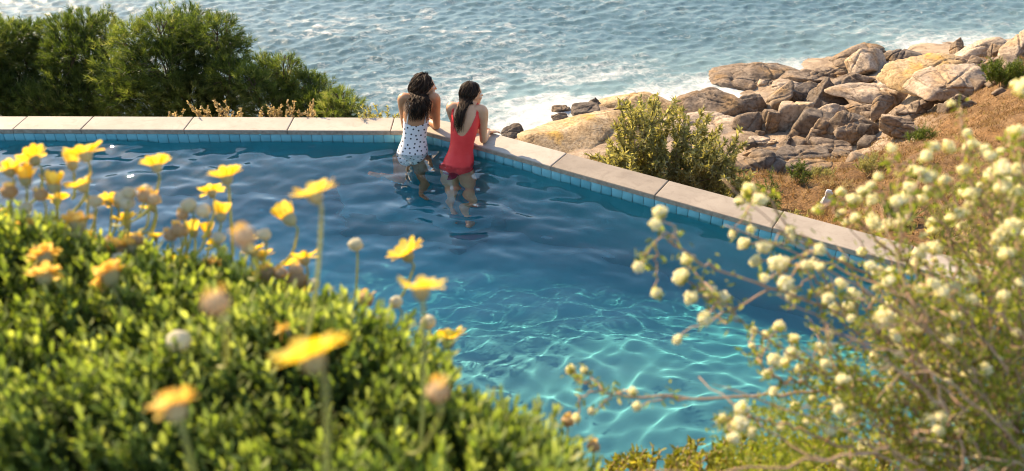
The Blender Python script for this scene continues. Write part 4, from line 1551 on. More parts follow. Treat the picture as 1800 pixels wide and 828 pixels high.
def leafy_shrub(name, label, cat, stems, leaf, mat, stem_mat, seed, per_m=90, root_at=None, group=None, out=0.9, size=(0.7, 1.25), lean=0.6, twigs=5, twig_len=0.3):
    """stems: list of (base, tip) world points; leaves sit all along the stems and their side twigs"""
    g = np.random.default_rng(seed)
    base = np.array(root_at if root_at is not None else stems[0][0], float)
    root = thing(name, base, label, cat, group)
    sm, lm = MB(), MB()
    C, D = [], []
    for a, b_ in stems:
        a, b_ = np.array(a, float), np.array(b_, float)
        L_ = np.linalg.norm(b_ - a)
        mid = (a + b_) / 2 + g.normal(0, 0.06, 3) * L_
        q = spline([a, mid, b_], 12)
        sm.add(*tube(q, np.linspace(0.010, 0.003, 12) * max(0.4, min(1.5, L_)), 5))
        paths = [(q[3:], 1.0)]
        for k in range(twigs):
            s0 = q[g.integers(3, 11)]
            dv = unit(unit(b_ - a) + g.normal(0, lean, 3)) * twig_len * L_ * g.uniform(0.5, 1.2)
            tq = spline([s0, s0 + dv * 0.5 + g.normal(0, 0.02, 3) * L_, s0 + dv + np.array((0, 0, 0.06 * L_))], 5)
            sm.add(*tube(tq, np.linspace(0.004, 0.0015, 5) * max(0.4, min(1.5, L_)), 3))
            paths.append((tq[1:], 1.0))
        for p_, w_ in paths:
            ln = np.linalg.norm(np.diff(p_, axis=0), axis=1).sum()
            n = max(3, int(ln * per_m))
            t = g.uniform(0, len(p_) - 1.001, n)
            i = t.astype(int)
            f_ = (t - i)[:, None]
            pts = p_[i] * (1 - f_) + p_[i + 1] * f_
            tan = p_[i + 1] - p_[i]
            tan /= np.linalg.norm(tan, axis=1)[:, None] + 1e-9
            dd = tan * 0.55 + g.normal(0, 1, (n, 3)) * out * 0.55
            C.append(pts)
            D.append(dd)
    C, D = np.concatenate(C), np.concatenate(D)
    n = len(C)
    V, F = scatter(leaf[0], leaf[1], bases(D, g.uniform(0, 6.28, n)), g.uniform(*size, n), C)
    lm.add(V, F, np.repeat(np.clip(g.normal(0.5, 0.24, n), 0, 1), len(leaf[0])))
    sm.obj('stems', stem_mat, root, True, base)
    fo_ = lm.obj('foliage', mat, root, False, base)
    fo_['kind'] = 'stuff'
    return root


m_twig = plain('grey_twig', [(0.3, (0.13, 0.09, 0.06)), (0.7, (0.27, 0.20, 0.14))], 40, 0.85, 0.3, 0.003)
m_olive = leafmat('olive_leaves', [(0.0, (0.17, 0.17, 0.065)), (0.5, (0.34, 0.32, 0.15)), (0.85, (0.48, 0.45, 0.25)), (1.0, (0.58, 0.54, 0.35))], 0.55, 0.55, (1.2, 1.15, 0.5))
m_green = leafmat('fresh_leaves', [(0.0, (0.035, 0.065, 0.015)), (0.6, (0.09, 0.13, 0.03)), (1.0, (0.20, 0.21, 0.06))], 0.4, 0.5, (1.2, 1.2, 0.45))
m_dry = leafmat('dry_seed_heads', [(0.0, (0.26, 0.18, 0.07)), (0.5, (0.46, 0.35, 0.16)), (1.0, (0.62, 0.50, 0.28))], 0.4, 0.7, (1.1, 1.0, 0.8))
m_mat = leafmat('ice_plant_leaves', [(0.0, (0.05, 0.085, 0.012)), (0.6, (0.11, 0.16, 0.022)), (1.0, (0.22, 0.24, 0.04))], 0.35, 0.45, (1.2, 1.2, 0.4))

g = np.random.default_rng(77)
# big leafy shrub rising behind the coping
d0 = 10.2
tips = [(1155, 168), (1130, 205), (1175, 215), (1205, 225), (1085, 235), (1105, 215), (1230, 235), (1225, 215), (1262, 245), (1290, 250), (1275, 285), (1068, 270), (1150, 240), (1190, 260), (1120, 255), (1245, 270), (1080, 300), (1210, 290), (1160, 285), (1295, 300), (1100, 290), (1235, 310), (1265, 320), (1180, 310), (1140, 225), (1158, 195), (1090, 265), (1120, 320), (1060, 310), (1300, 330), (1285, 345), (1220, 340)]
tips += [(float(g.uniform(1080, 1290)), float(g.uniform(235, 330))) for _ in range(16)]
st = []
bs = P(1170, 400, d0 + 0.4)
for px, py in tips:
    dd_ = d0 + g.uniform(-0.4, 0.5)
    st.append((bs + np.array((g.normal(0, 0.25) + (px - 1170) / FPX * d0 * 0.4, g.normal(0, 0.15), 0)), P(px, py, dd_)))
bs[2] = st[0][0][2]
for k in range(len(st)):
    a = st[k][0].copy()
    st[k] = (a, st[k][1])
leafy_shrub('leafy_shrub', 'tall olive leaved shrub growing behind the right coping', 'shrub', st, leaf_shape(0.070, 0.022, 0.15, 2), m_olive, m_twig, 5, per_m=230, root_at=(bs[0], bs[1], bs[2]), twigs=10, twig_len=0.26, lean=0.75)

# smaller plants on the slope
def slope_shrub(px, py, w, h, label, mat, seed, n=14, leaf=(0.06, 0.016), per_m=110, name='slope_shrub', cat='shrub', twigs=5, lean=0.7, out=0.9):
    gg = np.random.default_rng(seed)
    p = ground_hit(px, py)
    d = depth(p)
    wm, hm = w / FPX * d / 2, h / FPX * d
    p[2] = float(terrain_z(p[0], p[1])) - 0.02
    stt = []
    for k in range(n):
        a_ = gg.uniform(0, 6.28)
        r = math.sqrt(gg.random())
        b_ = p + np.array((math.cos(a_) * r * wm * 0.4, math.sin(a_) * r * wm * 0.3, 0))
        stt.append((b_, p + np.array((math.cos(a_) * r * wm, math.sin(a_) * r * wm * 0.6, hm * (1.05 - 0.45 * r ** 2) * gg.uniform(0.75, 1.1)))))
    return leafy_shrub(name, label, cat, stt, leaf_shape(*leaf, k=1) if leaf[0] < 0.07 else leaf_shape(*leaf, k=2), mat, m_twig, seed, per_m=per_m, root_at=p, twigs=twigs, twig_len=0.4, lean=lean, out=out, group='plants on the slope')


slope_shrub(1335, 372, 90, 60, 'dark green sprigs just over the coping, right of the tall olive shrub', m_green, 11, 16)
slope_shrub(1395, 340, 50, 34, 'small green bush on the slope below the layered rocks', m_green, 12, 12)
slope_shrub(1250, 345, 70, 40, 'pale green sprigs at the right foot of the tall olive shrub', m_olive, 13, 12)
slope_shrub(1385, 385, 70, 30, 'grey green plants touching the coping near the white flowers', m_olive, 14, 12)
slope_shrub(1618, 254, 54, 32, 'round moss green cushion right of the long brown boulder', m_mat, 15, 40, (0.05, 0.014), 140)
slope_shrub(1762, 152, 92, 40, 'bright green mat of plants under the skyline boulders', m_mat, 16, 60, (0.06, 0.018), 150)
slope_shrub(1530, 318, 70, 34, 'yellowish green cushion on the slope above the coping', m_olive, 17, 30, (0.04, 0.012), 160)
slope_shrub(1610, 320, 46, 40, 'dark green tuft in the middle of the brown slope', m_green, 18, 22)
slope_shrub(1470, 340, 60, 18, 'low straw coloured plants by the small white stone', m_dry, 19, 24, (0.035, 0.010), 150)
slope_shrub(1440, 325, 60, 20, 'low olive scrub under the cracked bedrock', m_olive, 20, 26, (0.04, 0.012), 150)
slope_shrub(1570, 405, 60, 60, 'spiky green blades beyond the far end of the coping', m_green, 21, 26, (0.16, 0.014), 26, 'spiky_plant', 'plant', 1, 0.3, 0.35)
slope_shrub(1660, 420, 90, 50, 'grey spiky rosette at the far end of the coping', m_olive, 22, 26, (0.14, 0.014), 30, 'spiky_plant', 'plant', 1, 0.3, 0.4)
slope_shrub(1700, 350, 80, 26, 'olive cushion high on the slope behind the blossoms', m_olive, 23, 30, (0.04, 0.012), 150)
slope_shrub(1770, 330, 60, 30, 'brownish dry bush at the right edge of the slope', m_dry, 24, 26, (0.05, 0.012), 120)

# dry seed heads and small sprigs behind the back coping
def seed_plant(pxs, label, seed, d=8.55, mat=None, leaf=(0.028, 0.018), size=0.03):
    gg = np.random.default_rng(seed)
    mat = mat or m_dry
    x0 = sum(p[0] for p in pxs) / len(pxs)
    base = P(x0, 230, d)
    base[1] = max(base[1], 7.95)
    base[2] = -0.75
    stt = []
    for px, py in pxs:
        t = P(px, py, d + gg.uniform(-0.05, 0.25))
        stt.append((base + np.array(((t[0] - base[0]) * 0.6, gg.uniform(0, 0.2), 0)), t))
    return leafy_shrub('dry_plant' if mat is m_dry else 'sprig_plant', label, 'plant', stt, leaf_shape(*leaf), mat, m_twig, seed, per_m=170, root_at=base, twigs=9, twig_len=0.14, lean=0.5, out=1.0, group='plants behind the back coping', size=(0.6, 1.2))


seed_plant([(296, 197), (306, 200), (318, 203)], 'smallest dry plant left behind the back coping', 31)
seed_plant([(340, 190), (350, 195), (362, 194), (376, 175), (385, 190), (395, 193), (408, 196), (418, 200)], 'widest dry plant with a tall spike behind the back coping', 32)
seed_plant([(455, 198), (470, 195), (482, 197), (490, 193), (504, 176), (510, 190), (525, 195), (545, 190), (548, 196)], 'dry plant with a tall spike nearest the last round bush', 33)
seed_plant([(642, 200), (652, 203), (672, 196), (682, 198), (696, 202)], 'small green sprigs left of the person in white', 34, mat=m_olive, leaf=(0.045, 0.014))

# dry scrub that covers the brown slope
gs = np.random.default_rng(55)
n = 32000
X = gs.uniform(1.5, 24, n)
Y = gs.uniform(6.5, 32, n)
Zt = terrain_z(X, Y)
keep = (Zt > -9.2) & ~inside(X, Y, POOL, 0.5) & (fbm(X * 0.8, Y * 0.8, o=3, seed=44) > -0.22) & (Y > 5.5 + (X < 3) * 1.5)
X, Y, Zt = X[keep], Y[keep], Zt[keep]
n = len(X)
k = 9
D = gs.normal(0, 0.6, (n, k, 3)) + np.array((0, 0, 0.8))
D /= np.linalg.norm(D, axis=2)[..., None]
B = np.stack([X, Y, Zt - 0.01], -1)[:, None] + gs.normal(0, 0.05, (n, k, 3)) * np.array((1, 1, 0.1))
Ln = gs.uniform(0.04, 0.15, (n, k, 1)) * (0.6 + 1.2 * np.clip(fbm(X * 1.6, Y * 1.6, o=2, seed=48) + 0.3, 0, 1))[:, None, None]
sd = np.cross(D, gs.normal(size=D.shape))
sd /= np.linalg.norm(sd, axis=2)[..., None]
V = np.stack([B - sd * 0.008, B + sd * 0.008, B + D * Ln], 2).reshape(-1, 3)
mb = MB()
mb.add(V, np.arange(len(V)).reshape(-1, 3), np.repeat(np.clip(gs.normal(0.45, 0.25, n * k), 0, 1), 3))
m_scrub = leafmat('dry_scrub', [(0.0, (0.09, 0.05, 0.022)), (0.5, (0.27, 0.165, 0.07)), (0.85, (0.45, 0.31, 0.14)), (1.0, (0.28, 0.27, 0.08))], 0.4, 0.8, (1.1, 1, 0.8))
sc_ = mb.obj('dry_scrub', m_scrub)
tag(sc_, 'dry brown scrub covering the slope right of the pool', 'scrub', None, 'stuff')

# ------------------------------------------------------------------ NEAR PLANTING: daisy bush
m_dleaf = leafmat('daisy_leaves', [(0.0, (0.060, 0.098, 0.028)), (0.5, (0.15, 0.205, 0.055)), (0.85, (0.28, 0.33, 0.10)), (1.0, (0.44, 0.46, 0.20))], 0.55, 0.55, (1.15, 1.25, 0.35))
m_dstem = leafmat('daisy_stems', [(0.0, (0.34, 0.35, 0.13)), (1.0, (0.52, 0.48, 0.24))], 0.45, 0.6, random_obj=True)
m_petal = leafmat('daisy_petals', [(0.0, (0.86, 0.56, 0.04)), (0.5, (0.90, 0.66, 0.08)), (1.0, (0.90, 0.72, 0.16))], 0.55, 0.5, (1.0, 0.95, 0.6), random_obj=True)
m_old = leafmat('faded_petals', [(0.0, (0.76, 0.50, 0.10)), (0.5, (0.82, 0.58, 0.15)), (1.0, (0.84, 0.66, 0.26))], 0.5, 0.7, (1.0, 0.9, 0.7), random_obj=True)
m_disc = plain('daisy_disc', [(0.3, (0.55, 0.25, 0.02)), (0.7, (0.75, 0.42, 0.05))], 400, 0.8, 0.8, 0.002)
m_cup = leafmat('daisy_cup', [(0.0, (0.40, 0.36, 0.18)), (1.0, (0.55, 0.48, 0.28))], 0.4, 0.7, random_obj=True)
m_bud = leafmat('dry_bud', [(0.0, (0.42, 0.27, 0.13)), (0.5, (0.55, 0.38, 0.20)), (1.0, (0.64, 0.48, 0.30))], 0.35, 0.85, (1.0, 0.95, 0.7), random_obj=True)
m_gbud = leafmat('green_bud', [(0.0, (0.52, 0.48, 0.32)), (1.0, (0.66, 0.60, 0.44))], 0.35, 0.8, (1.05, 1.0, 0.75), random_obj=True)
m_soil = plain('shaded_soil', [(0.3, (0.02, 0.022, 0.010)), (0.7, (0.05, 0.045, 0.022))], 20, 0.95, 0.5, 0.02, 'World')  # near-black tone carries the shade between the leaves

# top of the bush: (px, py, distance) on its visible face and beyond its brow
BUSH = [(0, 405, 1.45), (150, 415, 1.45), (300, 455, 1.40), (420, 505, 1.32), (520, 545, 1.25), (600, 585, 1.18), (700, 635, 1.12), (800, 690, 1.05), (880, 735, 1.0), (950, 785, 0.96), (1010, 840, 0.92),
        (0, 540, 1.20), (150, 545, 1.19), (300, 575, 1.16), (450, 625, 1.10), (600, 690, 1.04), (750, 760, 0.98), (880, 830, 0.94),
        (0, 690, 1.03), (200, 700, 1.02), (400, 730, 0.99), (600, 780, 0.96), (800, 840, 0.92), (0, 830, 0.95), (200, 830, 0.94), (400, 850, 0.92), (600, 880, 0.90), (800, 920, 0.88), (950, 930, 0.88),
        (0, 960, 0.93), (300, 970, 0.92), (600, 990, 0.88), (850, 990, 0.86), (-200, 400, 1.45), (-200, 540, 1.2), (-200, 690, 1.03), (-200, 830, 0.95), (-200, 960, 0.93)]
bp_ = [P(*c) for c in BUSH]
brow = [P(*c) for c in BUSH[:11]] + [P(-200, 400, 1.45)]
for p in brow:
    bp_.append(p + np.array((0.05, 0.16, -0.20)))
    bp_.append(p + np.array((0.08, 0.34, -0.62)))
BS = RBF(bp_, 0.004)


def spoon_shoot(seed, n=16, L=0.062, leaf=0.0170, lite=False):
    """upright shoot with lobed, spoon-tipped leaves in a spiral"""
    g = np.random.default_rng(seed)
    mb = MB()
    mb.add(*tube(spline([(0, 0, -0.03), (0.002, 0, L * 0.5), (0.004, 0.002, L)], 5), np.linspace(0.0022, 0.0012, 5), 4), 0.3)
    for k in range(n):
        t = (k + 0.5) / n
        a = k * 2.4 + g.uniform(-0.3, 0.3)
        l = leaf * (1.05 - 0.25 * t) * g.uniform(0.8, 1.2)
        el = 0.60 + 0.60 * t + g.uniform(-0.15, 0.15)
        base = np.array((0.003 * t, 0.001, L * (0.05 + 0.95 * t)))
        dr = np.array((math.cos(a) * math.cos(el), math.sin(a) * math.cos(el), math.sin(el)))
        sd = np.array((-math.sin(a), math.cos(a), 0))
        nn = np.cross(sd, dr)
        w = l * 0.135
        pr = [(-w * .45, 0), (w * .45, 0), (w * .55, .5), (w * 1.6, .74), (w * .75, .72), (w * .8, .95), (0, 1.06), (-w * .8, .95), (-w * .75, .72), (-w * 1.6, .74), (-w * .55, .5)]
        if lite:
            pr = [(-w * .45, 0), (w * .45, 0), (w * 1.25, .72), (0, 1.04), (-w * 1.25, .72)]
        V = [base + sd * x + dr * y * l + nn * (abs(x) * 0.35 + 0.10 * l * y * y) for x, y in pr]
        mb.add(V, [np.array([(0, 1, 2, 4)]), np.array([(4, 2, 3)])] if lite else [np.array([(0, 1, 2, 10), (10, 2, 4, 8), (8, 4, 5, 7)]), np.array([(2, 3, 4), (10, 8, 9), (7, 5, 6)])], 0.25 + 0.6 * t * g.uniform(0.5, 1.3) + g.uniform(-0.15, 0.15))
    return mb


SHOOTS = [spoon_shoot(s) for s in range(6)]
SH_ME = [s.mesh('leafy_shoot', m_dleaf) for s in SHOOTS]
SH_G = [(np.concatenate(s.V), [np.concatenate(f) for f in s.F.values()], np.concatenate(s.A)) for s in [spoon_shoot(s_, lite=True) for s_ in range(6)]]
b0 = np.array((-0.25, 0.55, float(TERR(-0.25, 0.55))))
bush = thing('daisy_bush', b0, 'yellow daisy bush with dense grey green leaves in the left foreground', 'bush')
# mound under the leaves, its dark colour standing in for the shade there
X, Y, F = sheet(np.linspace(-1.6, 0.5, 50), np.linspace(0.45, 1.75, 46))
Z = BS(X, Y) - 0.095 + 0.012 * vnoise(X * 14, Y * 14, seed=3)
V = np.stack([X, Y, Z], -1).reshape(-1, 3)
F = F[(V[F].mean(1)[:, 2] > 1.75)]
o_ = link('shade_mound', mesh('shade_mound', V - b0, F, m_soil, True), bush)

gb = np.random.default_rng(9)
pts = []
for i in range(90000):
    x, y = gb.uniform(-1.45, 0.32), gb.uniform(0.50, 1.45)
    pts.append((x, y))
pts = np.array(pts)
z = BS(pts[:, 0], pts[:, 1])
q = np.column_stack([pts, z])
# spacing on a 3D grid so that the steep brow is covered as well
cell = {}
sel = []
for k in range(len(q)):
    key = tuple(np.floor(q[k] / 0.0172).astype(int))
    if key not in cell:
        cell[key] = 1
        sel.append(k)
q = q[sel]
q = q[q[:, 2] > 2.2]
e = 0.03
gx = (BS(q[:, 0] + e, q[:, 1]) - BS(q[:, 0] - e, q[:, 1])) / (2 * e)
gy = (BS(q[:, 0], q[:, 1] + e) - BS(q[:, 0], q[:, 1] - e)) / (2 * e)
Nn = np.column_stack([-gx, -gy, np.ones(len(q))])
Nn /= np.linalg.norm(Nn, axis=1)[:, None]
D = Nn * 0.55 + np.array((0, 0, 0.75)) + gb.normal(0, 0.22, Nn.shape)
D /= np.linalg.norm(D, axis=1)[:, None]
lumps = 0.080 * fbm(q[:, 0] * 7, q[:, 1] * 8, q[:, 2] * 8, o=3, seed=6)
q = q + Nn * (lumps - 0.058)[:, None]
S = gb.uniform(0.55, 1.35, len(q))
spin = gb.uniform(0, 6.28, len(q))
kind = gb.integers(0, 6, len(q))
# in picture?
dq = q[:, 1] * CP + (CAM_Z - q[:, 2]) * SP
ux = 900 + q[:, 0] / dq * FPX
uy = 414 + FPX * -((q[:, 2] - CAM_Z) * CP + q[:, 1] * SP) / dq
vis = (ux > -150) & (ux < 1100) & (uy > 300) & (uy < 980) & (dq > 0.4)
q, D, S, spin, kind, dq, ux, uy = [a[vis] for a in (q, D, S, spin, kind, dq, ux, uy)]
inpic = (ux > 0) & (uy < 828)
order = np.argsort(np.where(inpic, dq, 99))
big_ = order[:260]
for k in big_:
    M = bases(D[k:k + 1], spin[k:k + 1])[0]
    o_ = link('leafy_shoot', SH_ME[kind[k]], bush)
    mt = Matrix(M.T.tolist()).to_4x4()
    mt.translation = Vector(q[k] - b0)
    o_.matrix_local = mt @ Matrix.Scale(float(S[k]), 4)
rest = np.ones(len(q), bool)
rest[big_] = False
mb = MB()
for t in range(6):
    s = rest & (kind == t)
    V0, F0, A0 = SH_G[t]
    V, F = scatter(V0, F0, bases(D[s], spin[s]), S[s], q[s])
    mb.add(V, F, np.clip(np.tile(A0, s.sum()) + np.repeat(gb.normal(0, 0.16, s.sum()) + 0.35 * fbm(q[s][:, 0] * 6, q[s][:, 1] * 6, q[s][:, 2] * 6, o=3, seed=61), len(A0)), 0, 1))
o_ = mb.obj('foliage', m_dleaf, bush, False, b0)
o_['kind'] = 'stuff'
N_SHOOTS = len(q)


def petal_mesh(name, mat, l, w, curve, seed):
    g = np.random.default_rng(seed)
    V, F = [], []
    ts = [0, 0.25, 0.5, 0.75, 0.92, 1.0]
    ws = [0.35, 0.72, 1.0, 1.0, 0.7, 0.25]
    for t, k in zip(ts, ws):
        zc = curve * l * t * t
        V += [(-w * k / 2, l * t, zc + 0.10 * w * k), (0, l * t * (1.0 if t < 1 else 0.98), zc), (w * k / 2, l * t, zc + 0.10 * w * k)]
    for i in range(5):
        a = 3 * i
        F += [(a, a + 1, a + 4, a + 3), (a + 1, a + 2, a + 5, a + 4)]
    return mesh(name, np.array(V), np.array(F), mat, True)


PET = [petal_mesh('petal', m_petal, 0.0205, 0.0108, c, 1) for c in (0.10, 0.28, -0.12)]
PETO = [petal_mesh('petal', m_old, 0.0120, 0.0085, c, 2) for c in (0.5, -0.5, 0.25)]


def lathe(prof, k=14):
    a = np.linspace(0, 2 * math.pi, k, endpoint=False)
    V = np.array([(r * math.cos(t), r * math.sin(t), z) for r, z in prof for t in a])
    n = len(prof)
    i = np.arange(n * k).reshape(n, k)
    j = np.roll(i, -1, 1)
    return V, np.stack([i[:-1], j[:-1], j[1:], i[1:]], -1).reshape(-1, 4)


disc_me = mesh('disc', *lathe([(0.0085, 0.001), (0.0082, 0.0035), (0.006, 0.0052), (0.003, 0.0058), (0.0002, 0.006)]), m_disc, True)
cup_me = mesh('flower_cup', *lathe([(0.0016, -0.0105), (0.0045, -0.0095), (0.0072, -0.006), (0.0082, -0.002), (0.0086, 0.0018)]), m_cup, True)
def bud_mesh(mat, seed, flat=0.9):
    V, F = ico(3)
    n_ = 1 + 0.22 * fbm(V[:, 0] * 3 + seed, V[:, 1] * 3, V[:, 2] * 3, o=3, seed=seed) + 0.05 * np.sin(np.arctan2(V[:, 1], V[:, 0]) * 9)
    return mesh('flower_bud', V * n_[:, None] * np.array((0.0088, 0.0088, 0.0088 * flat)), F, mat, True)
BUDB = [bud_mesh(m_bud, s) for s in (1, 2, 3)]
BUDG = [bud_mesh(m_gbud, s) for s in (4, 5)]

# (x, y, width px, stem dx px, stem dy px, kind)   y open, o faded, b brown bud, g green bud, h half-open
DAISY = [
    (548, 628, 132, -70, 260, 'y'), (715, 447, 66, -50, 110, 'y'), (740, 510, 84, -20, 120, 'y'), (787, 598, 66, -20, 90, 'y'), (553, 342, 78, -68, 140, 'y'),
    (398, 312, 60, 10, 170, 'y'), (372, 338, 44, -16, 80, 'y'), (275, 292, 52, -30, 90, 'y'), (150, 271, 64, -20, 100, 'y'), (143, 326, 54, -12, 90, 'y'), (60, 280, 54, -10, 80, 'y'), (16, 300, 52, -20, 80, 'y'),
    (45, 316, 34, -10, 80, 'h'), (535, 456, 50, -10, 70, 'y'), (447, 443, 42, -26, 60, 'y'), (220, 388, 42, -14, 60, 'y'), (268, 364, 38, -30, 70, 'y'), (388, 378, 32, -26, 60, 'h'), (100, 352, 40, -4, 60, 'y'), (412, 482, 34, -10, 40, 'y'),
    (508, 384, 40, -26, 90, 'h'), (127, 289, 30, 0, 60, 'h'), (95, 327, 36, 10, 70, 'h'),
    (136, 392, 62, -10, 120, 'o'), (78, 450, 56, -10, 90, 'o'), (78, 484, 60, -20, 110, 'o'), (192, 484, 70, 50, 110, 'o'), (206, 437, 52, -10, 70, 'o'), (48, 400, 40, -40, 80, 'o'), (306, 716, 92, 6, 180, 'o'), (508, 580, 54, -8, 90, 'o'),
    (430, 416, 42, 0, 70, 'b'), (380, 533, 52, 0, 110, 'b'), (315, 405, 30, -6, 60, 'b'), (340, 407, 28, -10, 60, 'h'), (300, 414, 24, -10, 50, 'b'), (365, 408, 24, -14, 60, 'h'), (643, 526, 30, -28, 60, 'b'), (651, 570, 26, -6, 40, 'b'),
    (522, 493, 36, -6, 50, 'b'), (470, 480, 32, -10, 50, 'b'), (770, 688, 44, -60, 110, 'b'), (1043, 785, 24, -20, 50, 'b'), (998, 740, 24, -14, 60, 'b'), (255, 345, 28, -10, 60, 'b'), (72, 343, 24, -6, 60, 'b'), (16, 337, 28, -4, 60, 'b'), (270, 350, 26, -20, 60, 'b'), (210, 440, 30, 0, 50, 'b'),
    (625, 430, 24, -6, 110, 'g'), (551, 500, 22, -4, 40, 'g'), (696, 531, 22, -26, 50, 'g'), (752, 566, 26, -6, 110, 'g'), (314, 599, 40, -22, 80, 'g'), (213, 346, 24, -14, 50, 'g'), (223, 357, 24, -6, 50, 'g'), (168, 354, 22, 0, 50, 'g'), (385, 418, 22, 0, 50, 'g'), (208, 455, 22, 4, 40, 'g'), (256, 332, 16, -30, 60, 'g'), (135, 412, 20, -6, 40, 'g'), (45, 365, 20, -6, 40, 'g'),
]
gd = np.random.default_rng(21)
for k in range(34):                                   # many more along the brow
    px = gd.uniform(-10, 560) ** 1.0
    cr_ = np.interp(px, [0, 150, 300, 420, 520, 700], [390, 395, 430, 475, 520, 610])
    kd = 'yyhgoyyb'[gd.integers(0, 8)]
    DAISY.append((px, cr_ - gd.uniform(0, 1) ** 1.3 * 110 + 25, gd.uniform(26, 46) if kd in 'yo' else gd.uniform(18, 28), gd.uniform(-34, 8), gd.uniform(60, 110), kd))


def surf_d(px, py):
    """distance at which the ray of a photograph pixel meets the bush"""
    t = np.linspace(0.5, 1.6, 140)
    a_ = P(px, py, 1.0) - np.array((0, 0, CAM_Z))
    q_ = np.array((0, 0, CAM_Z)) + a_[None] * t[:, None]
    h_ = q_[:, 2] - BS(q_[:, 0], q_[:, 1])
    k_ = int(np.argmax(h_ < -0.03))
    return float(t[k_]) if h_[k_] < -0.03 else 1.5


for (px, py, w, dx, dy, kd) in DAISY:
    full = {'y': 0.046, 'o': 0.036, 'h': 0.028, 'b': 0.0185, 'g': 0.0165}[kd]
    d = min(1.65, max(0.50, full * FPX / w))
    if w < 75 and kd != 'b' or w < 40:
        d = max(d, 0.90 * surf_d(px, py))
    p = P(px, py, d)
    ax = unit(np.array((-0.25, 0.50, 0.80)) + gd.normal(0, 0.16, 3))
    sc = w * d / FPX / full
    foot_ = P(px + dx, py + dy, max(surf_d(px + dx, py + dy), d) + 0.03)
    if w >= 75:
        foot_ = P(px + dx, py + dy, d + 0.02) + np.array((0, 0.02, -0.15))
    M = basis(ax, gd.uniform(0, 6.28))
    mt = Matrix(M.T.tolist()).to_4x4()
    mt.translation = Vector(p - b0)
    mt = mt @ Matrix.Scale(float(sc), 4)
    if kd in 'yoh':
        fl = link('daisy_flower', cup_me, bush)
        fl.matrix_local = mt
        dc = link('disc', disc_me, fl)
        n = {'y': 14, 'o': 24, 'h': 9}[kd]
        n = n + int(gd.integers(-1, 2))
        for k in range(n):
            a = 2 * math.pi * k / n + gd.normal(0, 0.05)
            if kd == 'y':
                me_, tilt = PET[gd.integers(0, 3)], gd.normal(0.32, 0.13)
            elif kd == 'h':
                me_, tilt = PET[gd.integers(0, 2)], gd.normal(1.0, 0.15)
            else:
                me_, tilt = PETO[gd.integers(0, 3)], gd.normal(0.45, 0.5)
            pt = link('petal', me_, fl)
            pt.matrix_local = Matrix.Rotation(a, 4, 'Z') @ Matrix.Translation((0, 0.0062, 0.0008)) @ Matrix.Rotation(tilt, 4, 'X')
        r_st = 0.0020
        start = p - ax * 0.010 * sc
    else:
        fl = link('flower_bud', (BUDB if kd == 'b' else BUDG)[gd.integers(0, 2)], bush)
        fl.matrix_local = mt
        r_st = 0.0017
        for k in range(int(gd.integers(5, 9)) if kd == 'b' else 0):
            a = gd.uniform(0, 6.28)
            pt = link('petal', PETO[gd.integers(0, 3)], fl)
            pt.matrix_local = Matrix.Rotation(a, 4, 'Z') @ Matrix.Translation((0, 0.0048, 0.0045)) @ Matrix.Rotation(gd.uniform(0.7, 1.5), 4, 'X') @ Matrix.Scale(0.55, 4)
        start = p - ax * 0.007 * sc
    mid = start * 0.55 + foot_ * 0.45 + np.array((0, 0, 0.0)) - ax * 0.02
    q_ = spline([start, start - ax * 0.012, mid, foot_], 12)
    # the stem is a part of its flower
    inv = np.linalg.inv(np.array(mt))
    V, F = tube(q_ - b0, np.linspace(r_st * 0.9, r_st * 1.2, 12), 7)
    V = np.c_[V, np.ones(len(V))] @ inv.T
    link('stem', mesh('stem', V[:, :3], F, m_dstem, True), fl)

# ------------------------------------------------------------------ NEAR PLANTING: white-blossomed shrub on the right
m_branch = plain('shrub_twigs', [(0.3, (0.26, 0.15, 0.085)), (0.6, (0.42, 0.27, 0.17)), (0.8, (0.55, 0.40, 0.27))], 60, 0.75, 0.3, 0.001)
m_blos = leafmat('cream_blossom', [(0.0, (0.62, 0.62, 0.12)), (0.25, (0.88, 0.82, 0.38)), (0.5, (0.94, 0.90, 0.66)), (1.0, (0.95, 0.93, 0.85))], 0.6, 0.7, (1.0, 0.98, 0.75))
m_sleaf = leafmat('shrub_leaves', [(0.0, (0.10, 0.14, 0.025)), (0.5, (0.23, 0.28, 0.05)), (1.0, (0.48, 0.46, 0.13))], 0.6, 0.5, (1.2, 1.2, 0.35))
m_low = leafmat('low_shrub_leaves', [(0.0, (0.13, 0.15, 0.03)), (0.5, (0.28, 0.28, 0.06)), (1.0, (0.46, 0.42, 0.13))], 0.55, 0.42, (1.15, 1.1, 0.35))


